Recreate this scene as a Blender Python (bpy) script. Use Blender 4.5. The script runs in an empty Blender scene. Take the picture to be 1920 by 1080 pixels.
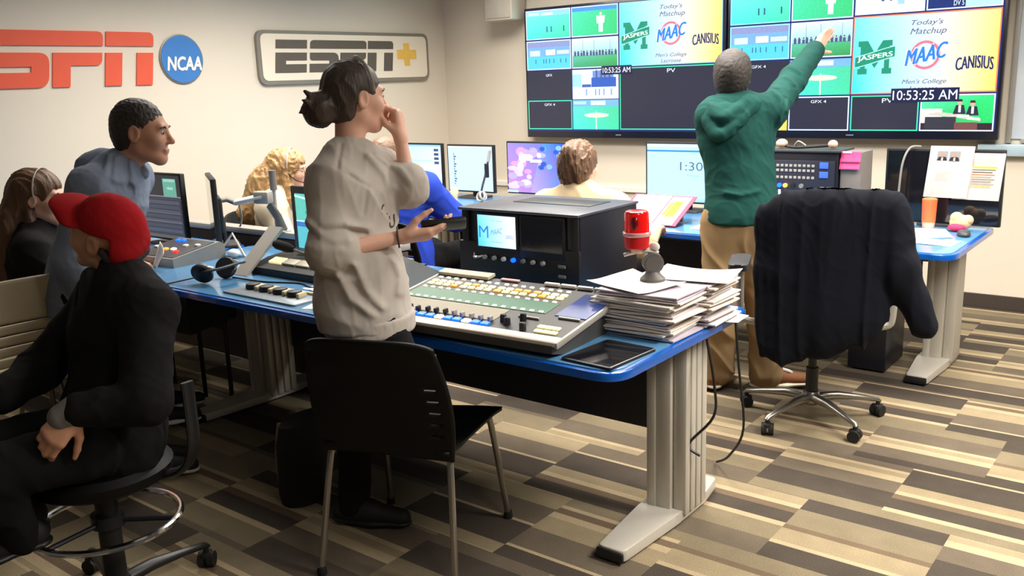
import bpy, bmesh, math, random
import numpy as np
from mathutils import Matrix, Vector
random.seed(7)
S = bpy.context.scene
COL = S.collection
PI = math.pi

# ---------------------------------------------------------------- camera
def cam_setup():
    cd = bpy.data.cameras.new('camera'); co = bpy.data.objects.new('camera', cd); COL.objects.link(co)
    yaw, pitch, roll = math.radians(-38.35), math.radians(12.84), math.radians(-2.06)
    f = Vector((math.sin(yaw)*math.cos(pitch), math.cos(yaw)*math.cos(pitch), -math.sin(pitch)))
    r0 = Vector((math.cos(yaw), -math.sin(yaw), 0)); u0 = r0.cross(f)
    r = math.cos(roll)*r0 + math.sin(roll)*u0; u = -math.sin(roll)*r0 + math.cos(roll)*u0
    m = Matrix(((r.x, u.x, -f.x, 0), (r.y, u.y, -f.y, 0), (r.z, u.z, -f.z, 1.6), (0, 0, 0, 1)))
    co.matrix_world = m
    cd.sensor_width = 36.0; cd.lens = 1705/1920*36.0; cd.clip_start = 0.05; cd.clip_end = 60
    S.camera = co
cam_setup()

# ---------------------------------------------------------------- world, lamps, exposure
S.view_settings.view_transform = 'Standard'; S.view_settings.look = 'None'
S.view_settings.gamma = 1; S.view_settings.use_curve_mapping = False
S.view_settings.exposure = 0.52
W = bpy.data.worlds.new('world'); S.world = W; W.use_nodes = True
W.node_tree.nodes['Background'].inputs[0].default_value = (1.0, .93, .84, 1)
W.node_tree.nodes['Background'].inputs[1].default_value = 0.045

def area(name, loc, sx, sy, power, col, aim=None, spread=180):
    l = bpy.data.lights.new(name, 'AREA'); l.shape = 'RECTANGLE'; l.size = sx; l.size_y = sy
    l.energy = power; l.color = col; l.spread = math.radians(spread)
    o = bpy.data.objects.new(name, l); COL.objects.link(o); o.location = loc
    if aim: o.rotation_euler = (Vector(aim)-Vector(loc)).to_track_quat('-Z', 'Y').to_euler()
    return o
WARM = (1.0, .945, .865)
LAMPS = [(-4.3, 4.1, 1.2, .6, 42), (-4.3, 5.6, 1.2, .6, 26), (-2.4, 4.1, 1.2, .6, 50), (-2.4, 5.5, 1.2, .6, 22),
         (-0.5, 4.5, 1.2, .6, 62), (0.6, 2.9, 1.2, .6, 88), (0.9, 0.8, 1.2, .6, 24), (-4.4, 3.0, 1.2, .6, 20)]  # second to last: unseen fill lamp, added to brighten the grey sweatshirt's near side
for i, (x, y, a, b, p) in enumerate(LAMPS):
    area('ceiling_lamp', (x, y, 2.70), a, b, p, WARM, None, 150)

# ---------------------------------------------------------------- helpers: colour, materials
def lin(c):
    if isinstance(c, str):
        c = [int(c[i:i+2], 16)/255 for i in (0, 2, 4)]
    elif max(c) > 1.0:
        c = [v/255 for v in c]
    return tuple((v/12.92 if v <= .04045 else ((v+.055)/1.055)**2.4) for v in c[:3])
MATS = {}
def mat(name, c=(200, 200, 200), rough=.5, metal=0, var=.06, vs=12, bump=0, bs=150, emit=0, ecol=None, coat=0, trans=0, spec=None, stretch=None):
    if name in MATS: return MATS[name]
    m = bpy.data.materials.new(name); m.use_nodes = True
    nt = m.node_tree; b = nt.nodes['Principled BSDF']; L = nt.links
    b.inputs['Roughness'].default_value = rough; b.inputs['Metallic'].default_value = metal
    if spec is not None: b.inputs['Specular IOR Level'].default_value = spec
    cl = lin(c)
    tc = nt.nodes.new('ShaderNodeTexCoord')
    mp = nt.nodes.new('ShaderNodeMapping'); L.new(tc.outputs['Object'], mp.inputs[0])
    if stretch: mp.inputs['Scale'].default_value = stretch
    n = nt.nodes.new('ShaderNodeTexNoise'); n.inputs['Scale'].default_value = vs; n.inputs['Detail'].default_value = 4
    L.new(mp.outputs[0], n.inputs[0])
    mx = nt.nodes.new('ShaderNodeMix'); mx.data_type = 'RGBA'
    mx.inputs[6].default_value = tuple(v*(1-var*2) for v in cl)+(1,)
    mx.inputs[7].default_value = tuple(min(1, v*(1+var*2)) for v in cl)+(1,)
    L.new(n.outputs[0], mx.inputs[0]); L.new(mx.outputs[2], b.inputs['Base Color'])
    if bump:
        n2 = nt.nodes.new('ShaderNodeTexNoise'); n2.inputs['Scale'].default_value = bs; n2.inputs['Detail'].default_value = 3
        L.new(mp.outputs[0], n2.inputs[0])
        bp = nt.nodes.new('ShaderNodeBump'); bp.inputs['Strength'].default_value = bump; bp.inputs['Distance'].default_value = .004
        L.new(n2.outputs[0], bp.inputs['Height']); L.new(bp.outputs[0], b.inputs['Normal'])
    if emit:
        b.inputs['Emission Color'].default_value = lin(ecol or c)+(1,); b.inputs['Emission Strength'].default_value = emit
    if coat: b.inputs['Coat Weight'].default_value = coat; b.inputs['Coat Roughness'].default_value = .08
    if trans: b.inputs['Transmission Weight'].default_value = trans; b.inputs['IOR'].default_value = 1.45
    MATS[name] = m
    return m
def attr_mat(name, emis, rough=.6):
    m = bpy.data.materials.new(name); m.use_nodes = True; nt = m.node_tree
    b = nt.nodes['Principled BSDF']; a = nt.nodes.new('ShaderNodeAttribute'); a.attribute_name = 'Col'
    n = nt.nodes.new('ShaderNodeTexNoise'); n.inputs['Scale'].default_value = 60
    tc = nt.nodes.new('ShaderNodeTexCoord'); nt.links.new(tc.outputs['Object'], n.inputs[0])
    mr = nt.nodes.new('ShaderNodeMapRange'); mr.inputs['To Min'].default_value = .86; mr.inputs['To Max'].default_value = 1.12
    nt.links.new(n.outputs[0], mr.inputs[0])
    mx = nt.nodes.new('ShaderNodeVectorMath'); mx.operation = 'SCALE'
    nt.links.new(a.outputs['Color'], mx.inputs[0]); nt.links.new(mr.outputs[0], mx.inputs['Scale'])
    b.inputs['Roughness'].default_value = rough
    if emis:
        b.inputs['Base Color'].default_value = (.01, .01, .012, 1); b.inputs['Roughness'].default_value = .3
        nt.links.new(mx.outputs[0], b.inputs['Emission Color']); b.inputs['Emission Strength'].default_value = emis
    else:
        nt.links.new(mx.outputs[0], b.inputs['Base Color'])
    return m
SCREEN = attr_mat('screen_picture', 1.15)
PRINT = attr_mat('printed_paper', 0)

# ---------------------------------------------------------------- helpers: objects
INV = {}
def tag(o, label=None, cat=None, group=None, kind=None):
    if label: o['label'] = label
    if cat: o['category'] = cat
    if group: o['group'] = group
    if kind: o['kind'] = kind
    return o
def thing(name, label, cat, loc=(0, 0, 0), rz=0, group=None):
    o = bpy.data.objects.new(name, None); COL.objects.link(o)
    o.empty_display_size = .1
    o.location = loc; o.rotation_euler = (0, 0, rz)
    tag(o, label, cat, group)
    INV[o] = (Matrix.Translation(loc) @ Matrix.Rotation(rz, 4, 'Z')).inverted()
    return o
def root_of(o):
    while o.parent: o = o.parent
    return o
def link(name, me, m, parent=None, world=False, base=None):
    """one mesh object; world=True: coordinates are world ones"""
    o = bpy.data.objects.new(name, me); COL.objects.link(o)
    if m is not None and not me.materials:
        for q in (m if isinstance(m, (list, tuple)) else [m]): me.materials.append(q)
    if parent:
        if world: me.transform(INV[root_of(parent)])
        o.parent = parent
    elif base is not None:
        me.transform(Matrix.Translation(-Vector(base))); o.location = base; INV[o] = Matrix.Translation(-Vector(base))
    else:
        INV[o] = Matrix.Identity(4)
    return o
def copy_tree(o, parent=None):
    c = o.copy(); COL.objects.link(c)
    if parent: c.parent = parent
    for ch in list(o.children): copy_tree(ch, c)
    return c
def frame(x, z=(0, 0, 1)):
    x = Vector(x).normalized(); z = Vector(z)
    y = z.cross(x)
    if y.length < 1e-4: y = Vector((0, 1, 0)).cross(x)
    y.normalize(); z = x.cross(y)
    return Matrix((x, y, z)).transposed()

class MB:
    def __init__(self): self.bm = bmesh.new()
    def box(self, c, s, R=None, bev=0, seg=2):
        bm = self.bm
        ret = bmesh.ops.create_cube(bm, size=1)
        vs = ret['verts']
        bmesh.ops.scale(bm, vec=s, verts=vs)
        if bev:
            es = list({e for v in vs for e in v.link_edges})
            rr = bmesh.ops.bevel(bm, geom=es, offset=bev, segments=seg, affect='EDGES', profile=.5)
            vs = list({v for f in rr['faces'] for v in f.verts} | {v for v in vs if v.is_valid})
        M = Matrix.Translation(c)
        if R is not None:
            if isinstance(R, (int, float)): R = Matrix.Rotation(R, 3, 'Z')
            M = M @ R.to_4x4()
        bmesh.ops.transform(bm, matrix=M, verts=vs)
        return self
    def cyl(self, a, b, r, r2=None, seg=16):
        return self.loft([(a, r), (b, r if r2 is None else r2)], seg)
    def loft(self, prs, seg=12, cap=True, flat=None):
        bm = self.bm; n = len(prs); P = [Vector(p) for p, _ in prs]
        rings = []; ref = None
        for i in range(n):
            d = (P[min(i+1, n-1)]-P[max(i-1, 0)]).normalized()
            if ref is None:
                ref = Vector((0, 0, 1)) if abs(d.z) < .9 else Vector((1, 0, 0))
            x = ref - d*ref.dot(d)
            if x.length < 1e-4: x = Vector((1, 0, 0)).cross(d)
            x.normalize(); y = d.cross(x); ref = x
            r = prs[i][1]
            rx, ry = r if isinstance(r, tuple) else (r, r)
            rings.append([bm.verts.new(P[i]+x*rx*math.cos(2*PI*k/seg)+y*ry*math.sin(2*PI*k/seg)) for k in range(seg)])
        for i in range(n-1):
            A, B = rings[i], rings[i+1]
            for k in range(seg):
                bm.faces.new((A[k], A[(k+1) % seg], B[(k+1) % seg], B[k]))
        if cap:
            bm.faces.new(rings[0][::-1]); bm.faces.new(rings[-1])
        return self
    def tube(self, pts, r, seg=8, sub=0):
        if sub: pts = spline(pts, sub)
        return self.loft([(p, r) for p in pts], seg)
    def torus(self, c, R, r, M=None, seg=40, s2=10):
        bm = self.bm; rings = []
        M = M or Matrix.Identity(3)
        for i in range(seg):
            a = 2*PI*i/seg; ring = []
            for k in range(s2):
                b = 2*PI*k/s2
                v = Vector(((R+r*math.cos(b))*math.cos(a), (R+r*math.cos(b))*math.sin(a), r*math.sin(b)))
                ring.append(bm.verts.new(Vector(c)+M @ v))
            rings.append(ring)
        for i in range(seg):
            A, B = rings[i], rings[(i+1) % seg]
            for k in range(s2): bm.faces.new((A[k], B[k], B[(k+1) % s2], A[(k+1) % s2]))
        return self
    def lathe(self, prof, c=(0, 0, 0), M=None, seg=24):
        bm = self.bm; rings = []; M = M or Matrix.Identity(3)
        for r, z in prof:
            rings.append([bm.verts.new(Vector(c)+M @ Vector((r*math.cos(2*PI*k/seg), r*math.sin(2*PI*k/seg), z))) for k in range(seg)])
        for i in range(len(rings)-1):
            A, B = rings[i], rings[i+1]
            for k in range(seg): bm.faces.new((A[k], A[(k+1) % seg], B[(k+1) % seg], B[k]))
        bm.faces.new(rings[0][::-1]); bm.faces.new(rings[-1])
        return self
    def prism(self, poly, z0, z1, M=None, bev=0):
        bm = self.bm; M = M or Matrix.Identity(4)
        lo = [bm.verts.new(M @ Vector((x, y, z0))) for x, y in poly]
        hi = [bm.verts.new(M @ Vector((x, y, z1))) for x, y in poly]
        n = len(poly)
        fs = [bm.faces.new(lo[::-1]), bm.faces.new(hi)]
        for k in range(n): fs.append(bm.faces.new((lo[k], lo[(k+1) % n], hi[(k+1) % n], hi[k])))
        if bev:
            es = [e for e in fs[1].edges]
            bmesh.ops.bevel(bm, geom=es, offset=bev, segments=2, affect='EDGES', profile=.5)
        return self
    def ball(self, c, r, R=None, u=16, v=10):
        ret = bmesh.ops.create_uvsphere(self.bm, u_segments=u, v_segments=v, radius=1)
        if not isinstance(r, (tuple, list)): r = (r, r, r)
        M = Matrix.Translation(c) @ (R.to_4x4() if R is not None else Matrix.Identity(4)) @ Matrix.Diagonal((r[0], r[1], r[2], 1))
        bmesh.ops.transform(self.bm, matrix=M, verts=ret['verts'])
        return self
    def grid(self, fn, nu, nv, skip=None):
        bm = self.bm
        V = [[bm.verts.new(fn(i/nu, j/nv)) for j in range(nv+1)] for i in range(nu+1)]
        for i in range(nu):
            for j in range(nv):
                if skip and skip((i+.5)/nu, (j+.5)/nv): continue
                bm.faces.new((V[i][j], V[i+1][j], V[i+1][j+1], V[i][j+1]))
        return self
    def build(self, name, m, parent=None, world=False, base=None, smooth=30, solid=0, bev=0):
        me = bpy.data.meshes.new(name)
        bmesh.ops.recalc_face_normals(self.bm, faces=self.bm.faces)
        self.bm.to_mesh(me); self.bm.free()
        if smooth:
            me.polygons.foreach_set('use_smooth', [True]*len(me.polygons))
            try: me.set_sharp_from_angle(angle=math.radians(smooth))
            except Exception: pass
        o = link(name, me, m, parent, world, base)
        if solid:
            md = o.modifiers.new('solid', 'SOLIDIFY'); md.thickness = solid; md.offset = 0
        if bev:
            md = o.modifiers.new('bevel', 'BEVEL'); md.width = bev; md.segments = 2; md.limit_method = 'ANGLE'
        return o
def spline(pts, sub=6):
    P = [Vector(p) for p in pts]; out = []
    for i in range(len(P)-1):
        p0 = P[max(i-1, 0)]; p1 = P[i]; p2 = P[i+1]; p3 = P[min(i+2, len(P)-1)]
        for k in range(sub):
            t = k/sub
            out.append(.5*((2*p1)+(p2-p0)*t+(2*p0-5*p1+4*p2-p3)*t*t+(3*p1-p0-3*p2+p3)*t**3))
    out.append(P[-1]); return out
def rounded(poly, rad, seg=5):
    """round the corners of a 2-D polygon; rad = one radius or one per corner"""
    n = len(poly); out = []
    for i in range(n):
        r = rad[i] if isinstance(rad, (list, tuple)) else rad
        p = Vector(poly[i]); a = Vector(poly[i-1]); b = Vector(poly[(i+1) % n])
        if r <= 0: out.append(tuple(p)); continue
        u = (a-p).normalized(); v = (b-p).normalized()
        r = min(r, (a-p).length*.49, (b-p).length*.49)
        for k in range(seg+1):
            t = k/seg
            q = (p+u*r)*(1-t)**2+p*2*t*(1-t)+(p+v*r)*t*t
            out.append((q.x, q.y))
    return out
def rrect(x0, y0, x1, y1, r, seg=5): return rounded([(x0, y0), (x1, y0), (x1, y1), (x0, y1)], r, seg)

# flat pictures: screens, prints.  u to the right, v up, in metres on a plane
TXT = {}
def text_geo(s, shear=0):
    k = (s, shear)
    if k in TXT: return TXT[k]
    cu = bpy.data.curves.new('t', 'FONT'); cu.body = s; cu.size = 1; cu.shear = shear; cu.resolution_u = 3; cu.align_x = 'CENTER'
    ob = bpy.data.objects.new('t', cu); COL.objects.link(ob)
    dg = bpy.context.evaluated_depsgraph_get(); me = ob.evaluated_get(dg).to_mesh()
    V = [(v.co.x, v.co.y) for v in me.vertices]; F = [tuple(p.vertices) for p in me.polygons]
    ob.evaluated_get(dg).to_mesh_clear(); bpy.data.objects.remove(ob); bpy.data.curves.remove(cu)
    xs = [v[0] for v in V] or [0]; ys = [v[1] for v in V] or [0]
    TXT[k] = (V, F, min(xs), max(xs), min(ys), max(ys)); return TXT[k]
class Pic:
    def __init__(self, o, u, v):
        self.o = Vector(o); self.u = Vector(u).normalized(); self.v = Vector(v).normalized()
        self.n = self.u.cross(self.v); self.V = []; self.F = []; self.C = []; self.L = 0
    def pt(self, p): return self.o+self.u*p[0]+self.v*p[1]+self.n*(self.L*.0004)
    def poly(self, pts, c, cols=None):
        i = len(self.V); self.V += [self.pt(p) for p in pts]; self.F.append(tuple(range(i, i+len(pts))))
        cs = cols or [c]*len(pts); self.C += [lin(q) for q in cs]; self.L += 1; return self
    def rect(self, x0, y0, x1, y1, c, cols=None): return self.poly([(x0, y0), (x1, y0), (x1, y1), (x0, y1)], c, cols)
    def border(self, x0, y0, x1, y1, t, c):
        for a in ((x0, y0, x1, y0+t), (x0, y1-t, x1, y1), (x0, y0+t, x0+t, y1-t), (x1-t, y0+t, x1, y1-t)):
            self.rect(*a, c); self.L -= 1
        self.L += 1; return self
    def ell(self, cx, cy, rx, ry, c, n=20): return self.poly([(cx+rx*math.cos(2*PI*k/n), cy+ry*math.sin(2*PI*k/n)) for k in range(n)], c)
    def ring(self, cx, cy, r0, r1, c, n=32):
        for k in range(n):
            a, b = 2*PI*k/n, 2*PI*(k+1)/n
            self.poly([(cx+r0*math.cos(a), cy+r0*math.sin(a)), (cx+r1*math.cos(a), cy+r1*math.sin(a)), (cx+r1*math.cos(b), cy+r1*math.sin(b)), (cx+r0*math.cos(b), cy+r0*math.sin(b))], c); self.L -= 1
        self.L += 1; return self
    def text(self, s, cx, cy, w, h, c, shear=0, rot=0, arch=0, slant=0):
        V, F, x0, x1, y0, y1 = text_geo(s, shear); i = len(self.V); ca, sa = math.cos(rot), math.sin(rot)
        for x, y in V:
            a = ((x-x0)/(x1-x0)-.5)*w; b = ((y-y0)/(y1-y0)-.5)*h
            b += arch*(1-(2*a/w)**2); b += slant*a
            self.V.append(self.pt((cx+a*ca-b*sa, cy+a*sa+b*ca))); self.C.append(lin(c))
        self.F += [tuple(i+k for k in f) for f in F]; self.L += 1; return self
    def build(self, name, m, parent, world=False, base=None):
        me = bpy.data.meshes.new(name); me.from_pydata(self.V, [], self.F)
        at = me.color_attributes.new('Col', 'FLOAT_COLOR', 'POINT')
        at.data.foreach_set('color', [x for c in self.C for x in (c[0], c[1], c[2], 1)])
        return link(name, me, m, parent, world, base)
# ---------------------------------------------------------------- common materials
M_wall = mat('wall_paint', (224, 213, 196), .75, var=.015, vs=2, bump=.05, bs=300)
M_ceil = mat('ceiling_tile', (225, 222, 214), .85, var=.03, vs=8, bump=.1, bs=90)
M_base = mat('rubber_baseboard', (62, 52, 46), .6, var=.05)
M_black = mat('black_plastic', (22, 22, 24), .45, var=.08, bump=.05, bs=400)
M_black2 = mat('black_satin_metal', (24, 25, 34), .38, var=.06)
M_dkgrey = mat('dark_grey_plastic', (58, 58, 62), .5, var=.06)
M_grey = mat('grey_plastic', (128, 126, 122), .5, var=.05)
M_lgrey = mat('light_grey_metal', (176, 172, 164), .42, metal=.3, var=.04)
M_alu = mat('brushed_aluminium', (196, 190, 178), .4, metal=.2, var=.04, vs=30, stretch=(6, 6, .3))
M_chrome = mat('polished_chrome', (225, 225, 225), .12, metal=1, var=.02)
M_steel = mat('satin_steel_tube', (165, 160, 152), .28, metal=.9, var=.04)
M_blue = mat('blue_desk_laminate', (84, 138, 182), .24, var=.05, vs=5, coat=.3)
M_edge = mat('blue_translucent_edge', (8, 84, 172), .22, var=.15, vs=6, coat=.5)
M_navy = mat('navy_modesty_panel', (34, 36, 48), .5, var=.06)
M_white = mat('white_plastic', (228, 226, 220), .4, var=.02)
M_paper = mat('white_paper', (220, 214, 211), .8, var=.03, vs=30)
M_paper2 = mat('shaded_paper', (214, 206, 208), .8, var=.05, vs=30)
M_rub = mat('black_rubber', (20, 19, 18), .7, var=.08)
M_key = mat('lit_cream_key', (236, 226, 180), .4, emit=.55, ecol=(255, 236, 170))
M_kgrn = mat('lit_green_strip', (14, 84, 48), .4, emit=.06, ecol=(40, 190, 110))
M_kwht = mat('lit_white_key', (245, 240, 230), .4, emit=.55, ecol=(255, 248, 235))
M_kblu = mat('lit_blue_key', (20, 90, 255), .4, emit=1.6, ecol=(10, 90, 255))
M_kora = mat('lit_orange_key', (240, 150, 70), .4, emit=.8, ecol=(255, 150, 60))
M_kred = mat('lit_red_key', (255, 40, 40), .4, emit=1.8, ecol=(255, 25, 30))
M_foam = mat('black_foam', (24, 20, 18), .95, var=.15, bump=.6, bs=500)

def carpet():
    m = bpy.data.materials.new('striped_carpet_tile'); m.use_nodes = True
    nt = m.node_tree; L = nt.links; b = nt.nodes['Principled BSDF']; b.inputs['Roughness'].default_value = .95
    b.inputs['Specular IOR Level'].default_value = .15
    N = nt.nodes.new
    def math_(op, a, c=None):
        n = N('ShaderNodeMath'); n.operation = op
        for i, v in enumerate((a, c)):
            if v is None: continue
            if isinstance(v, (int, float)): n.inputs[i].default_value = v
            else: L.new(v, n.inputs[i])
        return n.outputs[0]
    tc = N('ShaderNodeTexCoord'); sp = N('ShaderNodeSeparateXYZ'); L.new(tc.outputs['Object'], sp.inputs[0])
    x, y = sp.outputs[0], sp.outputs[1]
    ys = math_('DIVIDE', math_('ADD', y, 40-2.70), .5)
    row = math_('FLOOR', ys); v = math_('SUBTRACT', ys, row)
    par = math_('MODULO', row, 2.0)
    xs = math_('DIVIDE', math_('ADD', math_('ADD', x, 40+1.12), math_('MULTIPLY', par, .25)), .5)
    col = math_('FLOOR', xs)
    cb = N('ShaderNodeCombineXYZ'); L.new(col, cb.inputs[0]); L.new(row, cb.inputs[1])
    wn = N('ShaderNodeTexWhiteNoise'); wn.noise_dimensions = '2D'; L.new(cb.outputs[0], wn.inputs[0])
    t = math_('FRACT', math_('ADD', math_('MULTIPLY', v, .24), math_('MULTIPLY', wn.outputs[0], 7.0)))
    rp = N('ShaderNodeValToRGB'); rp.color_ramp.interpolation = 'CONSTANT'; L.new(t, rp.inputs[0])
    DK, MD, OL, TN, LT, BR = (74, 66, 58), (102, 91, 77), (124, 112, 90), (146, 131, 104), (170, 152, 122), (108, 92, 74)
    seq = [(0, DK), (.075, LT), (.085, MD), (.15, TN), (.20, LT), (.222, BR), (.24, LT), (.252, OL), (.345, MD), (.36, DK),
           (.44, LT), (.452, TN), (.50, BR), (.515, OL), (.58, DK), (.65, MD), (.70, LT), (.725, TN), (.745, LT), (.757, MD),
           (.82, OL), (.875, LT), (.888, DK), (.93, BR), (.95, LT), (.965, TN)]
    el = rp.color_ramp.elements
    el[0].position = 0; el[0].color = lin(seq[0][1])+(1,); el[1].position = seq[1][0]; el[1].color = lin(seq[1][1])+(1,)
    for p, c in seq[2:]:
        e = el.new(p); e.color = lin(c)+(1,)
    nz = N('ShaderNodeTexNoise'); nz.inputs['Scale'].default_value = 220; nz.inputs['Detail'].default_value = 3; L.new(tc.outputs['Object'], nz.inputs[0])
    n3 = N('ShaderNodeTexNoise'); n3.inputs['Scale'].default_value = 9; L.new(tc.outputs['Object'], n3.inputs[0])
    mr = N('ShaderNodeMapRange'); mr.inputs['To Min'].default_value = .55; mr.inputs['To Max'].default_value = 1.4; L.new(nz.outputs[0], mr.inputs[0])
    m3 = N('ShaderNodeMapRange'); m3.inputs['To Min'].default_value = .82; m3.inputs['To Max'].default_value = 1.18; L.new(n3.outputs[0], m3.inputs[0])
    sc = N('ShaderNodeVectorMath'); sc.operation = 'SCALE'; L.new(rp.outputs[0], sc.inputs[0]); L.new(math_('MULTIPLY', mr.outputs[0], m3.outputs[0]), sc.inputs['Scale'])
    L.new(sc.outputs[0], b.inputs['Base Color'])
    bp = N('ShaderNodeBump'); bp.inputs['Strength'].default_value = .6; bp.inputs['Distance'].default_value = .004
    L.new(nz.outputs[0], bp.inputs['Height']); L.new(bp.outputs[0], b.inputs['Normal'])
    return m
XL, YB, ZC = -5.94, 6.61, 2.75
def struct(name, mb, m): return tag(mb.build(name, m, smooth=0), kind='structure')
struct('floor', MB().box(((XL+3)/2, 2.3, -.05), (3-XL, 8.62, .1)), carpet())
struct('wall_left', MB().box((XL-.06, 2.3, ZC/2), (.12, 8.62, ZC)), M_wall)
struct('wall_back', MB().box(((XL+3)/2, YB+.06, ZC/2), (3-XL, .12, ZC)), M_wall)
struct('ceiling', MB().box(((XL+3)/2, 2.3, ZC+.05), (3-XL, 8.62, .1)), M_ceil)
struct('baseboard_left', MB().box((XL+.006, 2.3, .047), (.012, 8.6, .094), bev=.003), M_base)
struct('baseboard_back', MB().box(((XL+3)/2, YB-.006, .047), (3-XL, .012, .094), bev=.003), M_base)
struct('trim_1', MB().box(((XL-1.2)/2+.3, YB-.012, .675), (4.2, .024, .045), bev=.004), M_white)

# ---------------------------------------------------------------- signs on the left wall (u along +Y, v up)
M_red = mat('red_sign_vinyl', (232, 92, 62), .45, var=.03)
M_char = mat('charcoal_sign_letter', (92, 84, 76), .5, var=.04)
M_rim = mat('grey_sign_rim', (140, 134, 124), .4, metal=.3)
M_cream = mat('cream_sign_face', (238, 226, 206), .5, var=.01)
M_yel = mat('yellow_sign_plus', (236, 190, 86), .45)
M_ncaa = mat('blue_sign_disc', (62, 126, 198), .45, var=.03)
def letter_polys():
    """five-piece sports logotype in its own unit: x from left of the E, z from the base line, height .35"""
    z0, z1, z2, z3 = 0, .214, .258, .35
    r = .055
    P = {}
    P['letter_e'] = [[(0, z2), (.35, z2), (.35, z3), (0, z3)],
                     [(0, 0), (.35, 0), (.35, .09), (.115, .09), (.115, .13), (.35, .13), (.35, z1), (0, z1)]]
    P['letter_s'] = [rounded([(.388, z2), (1.084, z2), (1.084, z3), (.388, z3)], [0, 0, r, r]),
                     rounded([(.385, 0), (.732, 0), (.732, z1), (.388, z1), (.388, .129), (.62, .129), (.62, .093), (.385, .093)], [0, r*1.3, r*1.3, 0, r*.6, 0, 0, 0])]
    P['letter_p'] = [rounded([(.754, 0), (.869, 0), (.869, .134), (1.08, .134), (1.08, z1), (.754, z1)], [0, 0, 0, r, 0, 0])]
    P['letter_n'] = [rounded([(1.104, z2), (1.447, z2), (1.447, z3), (1.104, z3)], [0, 0, r, 0]),
                     [(1.104, 0), (1.221, 0), (1.221, z1), (1.104, z1)], [(1.328, 0), (1.447, 0), (1.447, z1), (1.328, z1)]]
    return P
WL = Matrix(((0, 0, 1, XL), (1, 0, 0, 0), (0, 1, 0, 0), (0, 0, 0, 1)))     # (u, v, depth) on the left wall
def letters(parent, y0, z0, sx, sz, m, d0, d1, slant=.15):
    for nm, polys in letter_polys().items():
        mb = MB()
        for p in polys:
            mb.prism([(y0+(x+slant*z)*sx, z0+z*sz) for x, z in p], d0, d1, WL)
        mb.build(nm, m, parent, True, smooth=0)
t = thing('wall_sign', 'large red slanted block-letter sign on the cream left wall, at the left edge', 'sign', (XL, 2.8, 1.66))
letters(t, 2.12, 1.66, 1, 1, M_red, 0, .012)
t = thing('wall_sign', 'round blue wall disc with white letters beside the big red letters', 'sign', (XL, 3.815, 1.83))
MB().lathe([(.172, 0), (.172, .010), (.165, .012)], (XL, 3.815, 1.83), Matrix(((0, 0, 1), (1, 0, 0), (0, 1, 0))), 48).build('disc_rim', M_rim, t, True)
MB().lathe([(.163, .0125), (.163, .016)], (XL, 3.815, 1.83), Matrix(((0, 0, 1), (1, 0, 0), (0, 1, 0))), 48).build('disc', M_ncaa, t, True)
p = Pic((XL+.0175, 3.815, 1.83), (0, 1, 0), (0, 0, 1))
p.text('NCAA', .018, -.035, .275, .083, (120, 130, 140), shear=.2); p.L += 2; 
for ox, oz in ((-.004, 0), (.004, 0), (0, .004), (0, -.004), (-.002, .003)): p.text('NCAA', .012+ox, -.03+oz, .27, .092, (248, 246, 240), shear=.2)
p.build('disc_lettering', PRINT, t, True)['label'] = 'white lettering'
t = thing('wall_sign', 'cream rounded wall plaque with grey rim, charcoal letters and yellow plus', 'sign', (XL, 5.4, 1.66))
MB().prism(rrect(4.455, 1.635, 6.355, 2.045, .075, 8), 0, .03, WL).build('plaque_rim', M_rim, t, True)
MB().prism(rrect(4.487, 1.663, 6.325, 2.018, .055, 8), .0302, .034, WL).build('plaque_face', M_cream, t, True)
letters(t, 4.60, 1.722, .88, .72, M_char, .0342, .038, slant=.10)
MB().prism([(6.03, 1.765), (6.10, 1.765), (6.10, 1.822), (6.185, 1.822), (6.185, 1.902), (6.10, 1.902), (6.10, 1.958), (6.03, 1.958), (6.03, 1.902), (5.945, 1.902), (5.945, 1.822), (6.03, 1.822)], .0342, .038, WL).build('plus_mark', M_yel, t, True)

# speaker high on the back wall, whiteboard at the right
M_beige = mat('beige_speaker_case', (206, 196, 180), .6, var=.02)
t = thing('wall_speaker', 'small beige loudspeaker box high on the back wall left of the video screens', 'speaker', (-5.1, 6.5, 2.11))
MB().box((-5.1, 6.49, 2.32), (.30, .20, .42), bev=.012).build('case', M_beige, t, True)
MB().box((-5.1, 6.387, 2.32), (.26, .008, .38), bev=.003).build('grille', mat('beige_grille', (196, 188, 174), .8, bump=.5, bs=900), t, True)
MB().box((-5.1, 6.6, 2.32), (.08, .03, .12), bev=.004).build('wall_bracket', M_grey, t, True)
t = thing('whiteboard', 'pale glossy whiteboard on the back wall right of the video screens', 'whiteboard', (.35, YB, 1.1))
MB().box((.39, YB-.01, 1.75), (3.0, .016, 1.25), bev=.003).build('board', mat('glossy_board', (214, 224, 234), .12, var=.02, coat=.4), t, True)
fr = MB()
for c, s in (((.42, YB-.014, 2.385), (2.94, .028, .03)), ((.42, YB-.014, 1.115), (2.94, .028, .03)), ((-1.12, YB-.014, 1.75), (.03, .028, 1.30)), ((1.89, YB-.014, 1.75), (.03, .028, 1.30))): fr.box(c, s, bev=.003)
fr.build('board_frame', M_lgrey, t, True)
MB().box((.31, YB-.03, 1.055), (3.2, .05, .075), bev=.004).build('pen_tray', mat('pale_blue_tray', (190, 214, 226), .3, metal=.2), t, True)
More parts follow.
